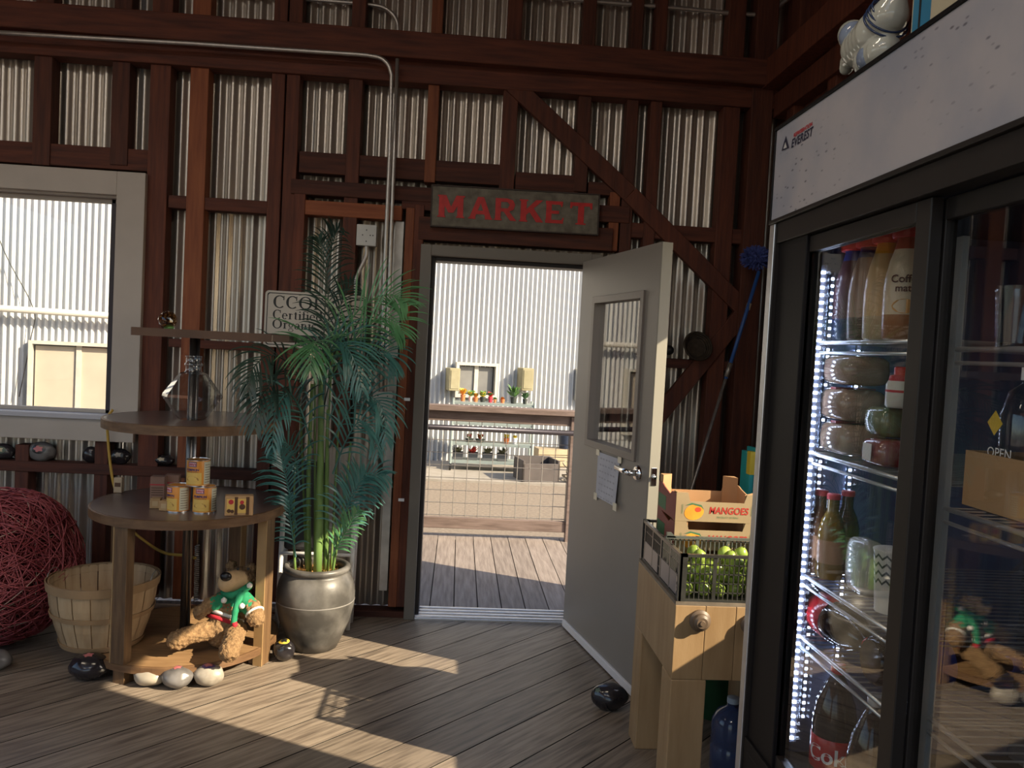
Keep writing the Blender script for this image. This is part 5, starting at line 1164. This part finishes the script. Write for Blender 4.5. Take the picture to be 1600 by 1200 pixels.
obj('shoulder_handle', MB().tube(arc((jx + .03, 2.86, .225), .03, -.5, 2.6, 10, (1, 0, 0), (0, 0, 1)), .008, 8), M_JUG, jg, smooth=True)
gx_ = at_y(1130, 1090, 3.3).x
gn = thing('green_bin', 'dark green plastic bin on the floor behind the butcher block legs', 'bin', (gx_, 3.36, 0))
M_GB = mat('bin_green', (.012, .07, .022), .4, var=.2)
obj('body', MB().lathe([(.12, 0), (.15, .42), (.155, .42), (.155, .44), (.14, .44), (.115, .02)], (gx_, 3.36, 0), 28), M_GB, gn, smooth=True, auto=40)
obj('rim', MB().lathe([(.150, .425), (.162, .428), (.162, .445), (.150, .448)], (gx_, 3.36, 0), 28, cap=(False, False)), M_GB, gn, smooth=True)
# ================================================================ DRINKS COOLER
FX, FXB, CY1, CY0, CZT, CZH = .735, 1.46, 1.915, .62, 2.092, 1.868
ck = thing('drinks_cooler', 'tall glass-door drinks cooler with a grey header panel at the right', 'cooler', ((FX + FXB) / 2, (CY0 + CY1) / 2, 0))
def cb(name, x0, x1, y0, y1, z0, z1, m=M_BLACKF, p=None, bev=.002): return obj(name, MB().box(x0, x1, y0, y1, z0, z1), m, p or ck, bevel=bev)
GY = at_x(1270, 420, .765).y                     # far edge of the glass
SYa = at_x(1425, 560, .765).y; SYb = at_x(1448, 560, .765).y    # meeting stile of the two sliding doors
GZT = at_x(1282, 392, .765).z; GZB = .64
M_INT = mat('liner_blue_glow', (.22, .27, .42), .22, .35); M_INTB = mat('cooler_back', (.12, .115, .12), .5, .2)  # blue glow of the LEDs put into the liner's base colour
cb('side_panel', FX + .045, FXB, CY1 - .05, CY1, .10, CZT - .003); cb('side_panel', FX + .045, FXB, CY0, CY0 + .05, .10, CZT - .003); cb('back_panel', FXB - .05, FXB - .001, CY0 + .05, CY1 - .05, .10, CZT - .003)
cb('top_panel', FX + .045, FXB - .05, CY0 + .05, CY1 - .05, CZH - .02, CZT - .003); cb('base', FX + .03, FXB, CY0, CY1, 0, .10); cb('kick_panel', FX + .005, FX + .04, CY0, CY1 - .03, .10, GZB - .06)
cb('floor_panel', FX + .045, FXB - .05, CY0 + .05, CY1 - .05, GZB - .09, GZB - .06)
cb('liner', FX + .07, FXB - .05, CY1 - .056, CY1 - .051, GZB - .06, CZH - .02, M_INT); cb('liner', FXB - .056, FXB - .051, CY0 + .05, CY1 - .056, GZB - .06, CZH - .02, M_INTB)
# header with printed panel
M_HEAD, nth, bh = _new('header_print')
bh.inputs['Roughness'].default_value = .35
tcn = nth.nodes.new('ShaderNodeTexCoord'); n1 = nth.nodes.new('ShaderNodeTexNoise'); n1.inputs['Scale'].default_value = 3.5; n1.inputs['Detail'].default_value = 8
rp = nth.nodes.new('ShaderNodeValToRGB'); rp.color_ramp.elements[0].color = (.28, .30, .37, 1); rp.color_ramp.elements[1].color = (.42, .40, .43, 1); rp.color_ramp.elements[0].position = .38; rp.color_ramp.elements[1].position = .6
mp2 = nth.nodes.new('ShaderNodeMapping'); mp2.inputs['Scale'].default_value = (1, 30, 75); vr = nth.nodes.new('ShaderNodeTexVoronoi'); vr.inputs['Scale'].default_value = 1.0
rp2 = nth.nodes.new('ShaderNodeValToRGB'); rp2.color_ramp.elements[0].position = .10; rp2.color_ramp.elements[1].position = .22; rp2.color_ramp.elements[0].color = (.30, .30, .33, 1); rp2.color_ramp.elements[1].color = (1, 1, 1, 1)
mx = nth.nodes.new('ShaderNodeMix'); mx.data_type = 'RGBA'; mx.blend_type = 'MULTIPLY'
n3 = nth.nodes.new('ShaderNodeTexNoise'); n3.inputs['Scale'].default_value = 2.2; rp3 = nth.nodes.new('ShaderNodeValToRGB'); rp3.color_ramp.elements[0].position = .5; rp3.color_ramp.elements[1].position = .62
L = nth.links.new
L(tcn.outputs['Object'], n1.inputs['Vector']); L(n1.outputs[0], rp.inputs[0]); L(tcn.outputs['Object'], mp2.inputs[0]); L(mp2.outputs[0], vr.inputs['Vector']); L(vr.outputs['Distance'], rp2.inputs[0]); L(tcn.outputs['Object'], n3.inputs['Vector']); L(n3.outputs[0], rp3.inputs[0])
L(rp3.outputs[0], mx.inputs['Factor']); L(rp.outputs[0], mx.inputs['A']); L(rp2.outputs[0], mx.inputs['B']); L(mx.outputs['Result'], bh.inputs['Base Color'])
hdp = cb('header_panel', FX, FX + .045, CY0, CY1 - .006, CZH, CZT - .008, M_HEAD)
cb('header_trim', FX - .004, FX + .046, CY0, CY1, CZT - .008, CZT); cb('header_trim', FX - .004, FX + .045, CY0, CY1, CZH - .010, CZH, M_DARKALU); cb('header_trim', FX - .003, FX + .045, CY1 - .006, CY1, CZH, CZT - .008)
hl = lambda y_, z_: (lambda a, b: Vector((FX - .0012, y_ - a, z_ + b)))
ly, lz = at_x(1226, 222, FX), at_x(1252, 213, FX)
tri = MB(); p0 = at_x(1221, 236, FX - .0012); p1 = at_x(1233, 231, FX - .0012); p2 = at_x(1228, 212, FX - .0012)
for v in (p0, p1, p2): v.x = FX - .0012
lg_ = obj('logo_triangle', MB().add([p0, p1, p2], [(0, 1, 2)]), mat('logo_ink', (.02, .022, .05), .5), hdp); cen = (p0 + p1 + p2) / 3
obj('logo_triangle', MB().add([Vector((FX - .0018, cen.y + (v.y - cen.y) * .45, cen.z - .003 + (v.z - cen.z) * .45)) for v in (p0, p1, p2)], [(0, 1, 2)]), mat('logo_white', (.5, .5, .5), .5), hdp)
lettering('lettering', 'EVEREST', .027, hl(at_x(1253, 218, FX).y, at_x(1253, 216, FX).z), mat('logo_ink', (0, 0, 0)), hdp, bold=.0005, sx=1.1, shear=.15)
lettering('lettering', 'REFRIGERATION', .012, hl(at_x(1255, 204, FX).y, at_x(1255, 203, FX).z), mat('logo_red', (.45, .03, .04), .5), hdp, bold=.0004, sx=1.1)
# frame
cb('corner_post', FX, FX + .03, CY1 - .030, CY1 - .001, .10, CZH - .010, M_ALU); cb('corner_trim', FX + .001, FX + .03, CY1 - .037, CY1 - .031, .10, CZH - .010, M_DARKALU)
cb('stile', FX + .012, FX + .05, GY, CY1 - .038, .10, CZH - .010); cb('head_rail', FX + .004, FX + .05, CY0, CY1 - .038, GZT + .038, CZH - .010, M_DARKALU); cb('foot_rail', FX + .004, FX + .05, CY0, CY1 - .038, GZB - .06, GZB - .03)
def sdoor(name, x, ya, yb, wa, wb, label=None):
    """sliding door between ya (far) and yb (near) at depth x"""
    d = cb(name, x - .011, x + .011, yb, yb + wb, GZB - .03, GZT + .036, M_DARKALU); 
    obj('door_rail', MB().box(x - .011, x + .011, yb + wb, ya, GZT, GZT + .036), M_DARKALU, d, bevel=.002); obj('door_rail', MB().box(x - .011, x + .011, yb + wb, ya, GZB - .03, GZB), M_DARKALU, d, bevel=.002)
    obj('door_stile', MB().box(x - .011, x + .011, ya, ya + wa, GZB - .03, GZT + .036), M_DARKALU, d, bevel=.002)
    obj('pane', MB().box(x - .003, x + .003, yb + wb, ya, GZB, GZT), M_CGLASS, d); obj('gasket', MB().box(x + .004, x + .010, yb + wb, yb + wb + .012, GZB, GZT), M_BLACKF, d); return d
sdoor('sliding_door', FX + .030, GY, SYb, .012, SYa - SYb); sdoor('sliding_door', FX + .056, SYb - .0, CY0 + .05, .010, .03)
# lamp strips, and reflections of the lit one built as glowing strips
M_LED = mat('led_white', (.9, .95, 1), .5, emit=(.62, .74, 1.0), estr=24.0)
ledx, ledy = FX + .062, GY + .018
st1 = cb('strip_or_reflection', ledx - .006, ledx + .012, ledy, ledy + .014, GZB + .02, GZT - .02, mat('strip_white', (.10, .11, .15), .3))
mbl = MB(); z = GZB + .03; i = 0
while z < GZT - .03: mbl.box(ledx - .004, ledx + .004, ledy - .004, ledy, z, z + .0058); z += .0168
obj('led_or_reflection', mbl, M_LED, st1)
mbl = MB(); z = GZB + .03; lx2 = ledx + .15  # reflection of the LED column, added as glowing dots on the liner
refl2 = cb('strip_or_reflection', lx2 - .004, lx2 + .008, CY1 - .062, CY1 - .0565, GZB + .02, GZT - .02, mat('strip_white', (0, 0, 0)))
while z < GZT - .03: mbl.box(lx2 - .003, lx2 + .003, CY1 - .064, CY1 - .062, z, z + .005); z += .0168
obj('led_or_reflection', mbl, M_LED, refl2)
mbl = MB(); z = GZB + .03; lx3 = ledx + .075  # second reflected column, likewise glowing dots set on the liner
refl3 = cb('strip_or_reflection', lx3 - .004, lx3 + .006, CY1 - .062, CY1 - .0565, GZB + .02, GZT - .02, mat('strip_white', (0, 0, 0)))
while z < GZT - .03: mbl.box(lx3 - .003, lx3 + .003, CY1 - .064, CY1 - .062, z, z + .005); z += .0168
obj('led_or_reflection', mbl, M_LED, refl3)
cb('strip_or_reflection', FX + .090, FX + .102, SYb + .02, SYb + .045, GZB + .02, GZT - .02, mat('strip_off', (.38, .40, .40), .3), bev=.001)
cb('pilaster', 1.00, 1.012, 1.24, 1.285, GZB - .05, CZH - .03, mat('pilaster_cream', (.50, .46, .38), .4))
# wire shelves
M_SH = mat('shelf_wire', (.55, .56, .58), .3, .7); SHX = FX + .068
def wshelf(z, y0, y1, x1=FXB - .07, tilt=0.0):
    s = obj('shelf', MB().tube([(SHX, y0, z), (SHX, y1, z)], .0045, 8).tube([(SHX, y0, z - .022), (SHX, y1, z - .022)], .0035, 8).tube([(x1, y0, z), (x1, y1, z)], .004, 8), M_SH, ck, smooth=True)
    mb = MB(); y = y0
    while y <= y1: mb.tube([(SHX, y, z + .003), (x1, y, z + .003)], .0018, 5); y += .025
    obj('shelf_wires', mb, M_SH, s); return z
zA = [at_x(1275, 536, SHX).z, at_x(1266, 707, SHX).z, at_x(1252, 896, SHX).z, at_x(1246, 990, SHX).z]
for z in zA: wshelf(z, SYa + .0, CY1 - .066)
zB = [at_x(1540, 546, SHX).z, at_x(1510, 805, SHX).z, .95]
for z in zB: wshelf(z, CY0 + .06, SYb - .02)
# ---- drinks and food inside
def bottle(name, label, cat, base, prof, mats, group=None, rz=0, tilt=None, n=22, extra=None):
    """prof: list of (part name, [(r,z)...], material)"""
    t = thing(name, label, cat, base, rz, group)
    if tilt: t.rotation_euler = tilt
    for nm, pr, m in prof: obj(nm, MB().lathe(pr, n=n), m, t, smooth=True, auto=50, local=True)
    if extra: extra(t)
    return t
M_CAPR = mat('cap_red', (.55, .025, .02), .35)
def creamer(label, px, sleeve, low, neck, txt):
    p = at_x(px, 530, FX + .125); base = (p.x, p.y, zA[0] + .005)
    body = [(.030, 0), (.036, .006), (.038, .05)]; mid = [(.038, .05), (.038, .10), (.036, .125), (.030, .155), (.023, .178)]; nk = [(.023, .178), (.019, .195), (.019, .205)]
    def ex(t):
        r = .0385
        if txt:
            for s_, z_, sz in (('Coffee', .118, .021), ('mate', .100, .019)):
                vs, fs = text_geo(s_, sz, 'CENTER', .0004); mb = MB(); mb.add([Vector(((r + .0003) * math.cos(PI + 1.1 + v.x / r), (r + .0003) * math.sin(PI + 1.1 + v.x / r), z_ + v.y)) for v in vs], fs); obj('lettering', mb, mat('ink_brown', (.09, .02, .012), .5), t, local=True)
            mb = MB(); nn = 14; mb.add([Vector(((r + .0004) * math.cos(PI + 1.1 + .024 * math.cos(a) / r), (r + .0004) * math.sin(PI + 1.1 + .024 * math.cos(a) / r), .066 + .014 * math.sin(a))) for a in [2 * PI * i / nn for i in range(nn)]], [tuple(range(nn))]); obj('picture', mb, mat('creamer_gold', (.62, .33, .10), .5), t, local=True)
    return bottle('creamer_bottle', label, 'bottle', base, [('lower_sleeve', body, low), ('sleeve', mid, sleeve), ('neck', nk, neck), ('cap', [(.027, .200), (.029, .203), (.028, .238), (.026, .246)], M_CAPR)], None, 'creamer bottles on the top cooler shelf', extra=ex)
creamer('coffee creamer bottle with blue neck, furthest of the row in the cooler', 1326, mat('sl_dark', (.10, .05, .06), .3), mat('sl_navy', (.03, .035, .10), .3), mat('sl_blue', (.03, .07, .30), .3), False)
creamer('coffee creamer bottle with brown sleeve, second furthest in the cooler row', 1350, mat('sl_brown', (.28, .16, .10), .3), mat('sl_dkbrown', (.08, .045, .035), .3), mat('sl_ink', (.04, .04, .12), .3), False)
creamer('coffee creamer bottle with tan sleeve and gold neck, second nearest in the cooler row', 1376, mat('sl_tan', (.55, .36, .17), .3), mat('sl_beige', (.45, .34, .20), .3), mat('sl_gold', (.60, .30, .03), .3), False)
creamer('cream coffee creamer bottle, nearest in the cooler row', 1408, mat('sl_cream', (.62, .50, .34), .3), mat('sl_choc', (.30, .13, .05), .3), mat('sl_red', (.35, .07, .03), .3), True)
def pack(name, label, px, py, X, sz, m, z, cat='package', extra=None, rz=0):
    p = at_x(px, py, X); t = thing(name, label, cat, (X, p.y, z), rz); mb = MB(); n = 18
    vs = []; fs = []
    for i in range(9):
        tt = PI * i / 8
        for j in range(n):
            a = 2 * PI * j / n; se = lambda v, e: math.copysign(abs(v) ** e, v)
            vs.append((sz[0] / 2 * se(math.sin(tt), .45) * se(math.cos(a), .45), sz[1] / 2 * se(math.sin(tt), .45) * se(math.sin(a), .45), sz[2] / 2 + sz[2] / 2 * se(math.cos(tt), .45)))
    for i in range(8):
        for j in range(n): fs.append((i * n + j, (i + 1) * n + j, (i + 1) * n + (j + 1) % n, i * n + (j + 1) % n))
    obj('wrapper', mb.add(vs, fs), m, t, smooth=True, local=True)
    if extra: extra(t)
    return t
M_BREAD = mat('bread_wrap', (.30, .20, .14), .18, 0, col2=(.42, .30, .22), scale=18, coat=.5)
fz = zA[1] + .006
def stripe_top(t): obj('seal', MB().box(-.045, .045, -.012, .012, .068, .073), mat('seal_red', (.35, .05, .06), .4), t, local=True)
pack('bread_pack', 'wrapped loaf at the bottom of the stack on the second cooler shelf', 1330, 700, FX + .135, (.11, .13, .070), M_BREAD, fz, extra=stripe_top); pack('bread_pack', 'wrapped loaf in the middle of the stack on the second cooler shelf', 1330, 650, FX + .135, (.11, .13, .072), M_BREAD, fz + .0735, extra=stripe_top)
pack('bread_pack', 'wrapped loaf with red seal at the top of the cooler stack', 1335, 605, FX + .135, (.11, .13, .066), mat('bread_wrap2', (.34, .22, .16), .18, 0, col2=(.48, .36, .28), scale=18, coat=.5), fz + .0785 + .0735, extra=stripe_top)
def lab_white(t): obj('label', MB().box(-.0555, -.0545, -.02, .012, .012, .045), M_WHITE, t, local=True)
pack('berry_box', 'clear punnet of dark red berries on the second cooler shelf', 1395, 705, FX + .125, (.10, .09, .055), mat('berry_red', (.20, .015, .02), .12, 0, col2=(.32, .16, .16), scale=40, coat=.6), fz, 'punnet', lab_white)
pack('salad_pack', 'greenish salad pack above the berry punnet in the cooler', 1400, 640, FX + .14, (.10, .09, .06), mat('salad', (.10, .13, .06), .2, 0, col2=(.24, .25, .16), scale=25, coat=.4), fz + .0565)
p = at_x(1410, 588, FX + .12)
bottle('milk_bottle', 'small white milk bottle with red top label in the cooler', 'bottle', (p.x, p.y, fz + .1175), [('body', [(.024, 0), (.028, .004), (.028, .045), (.02, .06)], mat('milk_white', (.62, .60, .52), .3)), ('label', [(.0285, .03), (.0288, .031), (.022, .062), (.016, .064)], M_LRED), ('cap', [(.015, .062), (.015, .078), (.012, .08)], M_CAPR)], None)
# third shelf
M_AMB = mat('glass_amber', (.10, .04, .012), .08, 0, var=.2); M_GOLDB = mat('glass_gold', (.22, .13, .02), .08, 0, var=.2)
bz_ = zA[2] + .006
BP = [(.026, 0), (.029, .005), (.029, .105), (.022, .13), (.0125, .15), (.0125, .178), (.0135, .18)]
for lab, px, X, m in (('amber bottle nearest the lights on the third cooler shelf', 1277, FX + .105, M_AMB), ('golden bottle beside the amber one on the third cooler shelf', 1296, FX + .11, M_GOLDB), ('dark amber bottle in the rear on the third cooler shelf', 1318, FX + .17, M_AMB)):
    p = at_x(px, 880, X); bottle('glass_bottle', lab, 'bottle', (X, p.y, bz_), [('body', BP, m), ('label', [(.0293, .035), (.0295, .036), (.0295, .085), (.0293, .086)], mat('beer_label', (.38, .20, .10), .4)), ('cap', [(.015, .176), (.015, .186), (.013, .188)], M_LRED)], None, 'bottles on the third cooler shelf')
pack('white_pouch', 'crinkled white pouch on the third cooler shelf', 1352, 880, FX + .13, (.05, .10, .115), mat('pouch', (.38, .37, .33), .25, 0, var=.2, scale=14, coat=.4, bump=.6, bscale=20), bz_)
p = at_x(1393, 890, FX + .12); M_CUPW = mat('cup_white', (.58, .56, .50), .4)
def chev(t):
    for k_ in range(4):
        mb = MB(); nn = 24
        for i in range(nn):
            a0, a1 = 2 * PI * i / nn, 2 * PI * (i + 1) / nn; z0_ = .055 + k_ * .016 + (.008 if i % 2 else 0); z1_ = .055 + k_ * .016 + (0 if i % 2 else .008); f_ = lambda a, z: Vector(((.0262 + z * .07) * math.cos(a), (.0262 + z * .07) * math.sin(a), z))
            mb.add([f_(a0, z0_), f_(a1, z1_), f_(a1, z1_ + .005), f_(a0, z0_ + .005)], [(0, 1, 2, 3)])
        obj('chevron', mb, mat('chev_dark', (.05, .06, .06), .5), t, local=True)
bottle('paper_cup', 'white cup with dark chevron bands on the third cooler shelf', 'cup', (p.x, p.y, bz_), [('cup', [(.026, 0), (.034, .12), (.033, .12), (.025, .004)], M_CUPW), ('rim', [(.033, .118), (.0355, .119), (.0355, .122), (.033, .123)], M_CUPW)], None, extra=chev)
p = at_x(1351, 860, FX + .09)
# fourth shelf: bottles lying down
M_SODA = mat('soda_dark', (.018, .010, .008), .06, 0, var=.2); M_SRL = mat('soda_label_red', (.42, .015, .02), .25, var=.12, scale=30); M_BLU = mat('soda_label_blue', (.03, .06, .28), .25, var=.2)
SB = lambda m: [('body', [(.040, 0), (.046, .008), (.047, .06), (.045, .10), (.047, .17), (.040, .215), (.020, .262), (.013, .275), (.013, .288)], M_SODA), ('label', [(.0468, .075), (.0475, .076), (.0475, .145), (.0468, .146)], m), ('cap', [(.0155, .28), (.0155, .298), (.014, .30)], m)]
def soda_txt(s, m):
    def f(t):
        vs, fs = text_geo(s, .048, 'CENTER', .001); r = .0478; mb = MB(); mb.add([Vector((r * math.cos(PI + 1.0 + v.x / r), r * math.sin(PI + 1.0 + v.x / r), .110 + v.y)) for v in vs], fs); obj('lettering', mb, m, t, local=True)
    return f
lz_ = zA[3] + .053
for lab, px, py, m in (('soda bottle with red label lying on the low cooler shelf', 1322, 985, M_SRL), ('soda bottle with blue label lying on the low cooler shelf', 1376, 1000, M_BLU)):
    p = at_x(px, py, FX + .10); bottle('soda_bottle', lab, 'bottle', (FX + .082, p.y, lz_) if m is M_BLU else (FX + .125, 1.835, lz_), SB(m), None, 'soda bottles in the cooler', tilt=(0, R(90), 0) if m is M_BLU else (R(90), 0, 0))
# cooler floor: standing bottles
fz0 = GZB - .058
for lab, px, py, X, m, s_, mt_ in (('standing cola bottle with red label at the bottom of the cooler', 1306, 1100, FX + .115, M_SRL, 'Coke', M_WHITE), ('standing cola bottle with silver label at the bottom of the cooler, nearer', 1366, 1130, FX + .115, mat('soda_label_silver', (.45, .43, .42), .3), 'Coke', M_LRED)):
    p = at_x(px, py, X); bottle('soda_bottle', lab, 'bottle', (X, p.y, fz0), SB(m), None, 'soda bottles in the cooler', extra=soda_txt(s_, mt_))
# behind the near door
M_CLJ = thin_glass('clear_jug', (.90, .93, .93), .05, 1.5)
p = at_x(1592, 690, FX + .14); zq = zB[1] + .006
bx = thing('carton_tray', 'brown cardboard tray on the shelf behind the near cooler door', 'box', (p.x + .02, p.y, zq))
for a in ((-.055, .055, -.075, -.071, 0, .09), (-.055, .055, .071, .075, 0, .09), (-.055, -.051, -.071, .071, 0, .09), (.051, .055, -.071, .071, 0, .09), (-.051, .051, -.071, .071, 0, .004)): obj('panel', MB().box(*a), mat('kraft_box', (.38, .23, .11), .7), bx, local=True)
jg2 = bottle('clear_jug', 'clear jug with a yellow diamond label behind the near cooler door', 'jug', (p.x + .02, p.y, zq + .005), [('body', [(.042, 0), (.046, .005), (.046, .15), (.036, .185), (.018, .20), (.018, .21)], M_CLJ), ('cap', [(.020, .205), (.020, .225), (.017, .227)], M_WHITE)], None)
pl = lambda a, b: Vector((-.0468, -a, .14 + b)); mb = MB(); mb.add([Vector((-.0472, .02 - q[0], .135 + q[1])) for q in ((-.018, 0), (0, -.02), (.018, 0), (0, .02))], [(0, 1, 2, 3)]); obj('label', mb, mat('diamond_yellow', (.62, .42, .03), .4), jg2, local=True)
lettering('lettering', 'OPEN', .022, lambda a, b: Vector((-.0474, .005 - a, .088 + b)), M_WHITE, None).parent = jg2
p = at_x(1585, 520, FX + .16); bottle('drinking_glass', 'clear tumbler on the upper shelf behind the near cooler door', 'glass', (p.x, p.y, zB[0] + .006), [('tumbler', [(.026, 0), (.032, .10), (.030, .10), (.024, .006)], M_CLJ), ('base', [(.024, .001), (.026, .004), (.024, .008)], M_CLJ)], None)

# ---- on top of the cooler
fg = at_x(1352, 60, FX + .045); FGY = at_x(1350, 110, FX + .04).y
fig = thing('animal_figurine', 'glossy white ceramic animal figurine with blue spots and checked band on the cooler', 'figurine', (FX + .055, FGY, CZT))
M_CER = mat('ceramic_white', (.50, .51, .46), .10, 0, coat=.6); M_CBL = mat('ceramic_blue', (.22, .27, .38), .12, 0, var=.12, scale=60); M_CNV = mat('ceramic_navy', (.03, .05, .12), .15)
F = lambda px, py, dx=.05: at_x(px, py, FX + dx)
sc_ = 1.0
fb = blob('body', [[(F(1345, 75), .040), (F(1372, 52), .046), (F(1390, 26), .036), (F(1396, 8), .026)], [(F(1337, 88), .022), (F(1326, 96), .018), (F(1322, 107), .014)], [(F(1334, 56, .045), .031), (F(1331, 54, .045), .029)], [(F(1360, 95), .034), (F(1380, 80), .034)]], M_CER, fig, .004, 0)
def dab(name, c, r, k, m):
    """a painted spot: a shallow cap standing a hair proud of the glazed body on the viewer's side"""
    c = Vector(c); d = (EYE - c).normalized(); return obj(name, MB().ball(c + d * r * .50, r * k, 18, 12), m, fb, smooth=True)
ec = F(1333, 56, .045); dab('ear_patch', ec, .034, .82, M_CBL); dab('side_spot', F(1362, 90, .05), .040, .72, M_CBL); dab('eye', F(1349, 58, .03), .012, .45, M_CNV)
for q in ((1324, 48), (1327, 64), (1337, 45), (1339, 57), (1331, 72)):
    c_ = F(q[0], q[1], .045); d_ = (EYE - c_).normalized(); obj('dot', MB().ball(c_ + d_ * .043, .0022, 8, 6), M_CNV, fb, smooth=True)
for i in range(4):
    mb = MB(); cc = F(1384 + i * 2.2, 36 - i * 7, .05); axn = (F(1396, 8) - F(1372, 52)).normalized(); u_ = axn.orthogonal().normalized(); v_ = axn.cross(u_); rr = (.0425, .0405, .0378, .0345)[i]
    obj('check_band', MB().tube([cc + (u_ * math.cos(a) + v_ * math.sin(a)) * rr for a in [2 * PI * k_ / 28 for k_ in range(29)]], .0022, 6, False), M_CNV, fb, smooth=True)
tp = at_x(1428, 30, FX + .06)
til = thing('picture_tile', 'small blue and cream picture tile leaning on top of the cooler', 'picture', (FX + .06, tp.y, CZT))
y1_ = tp.y; y0_ = y1_ - .16
obj('panel', MB().box(FX + .055, FX + .067, y0_, y1_, CZT, CZT + .16), mat('tile_cream', (.50, .45, .33), .4), til, bevel=.002); obj('blue_field', MB().box(FX + .0542, FX + .055, y1_ - .062, y1_ - .006, CZT + .003, CZT + .15), mat('tile_blue', (.035, .20, .36), .4), til); obj('brush_mark', MB().box(FX + .0535, FX + .0542, y1_ - .032, y1_ - .026, CZT + .045, CZT + .14), M_SB, til)
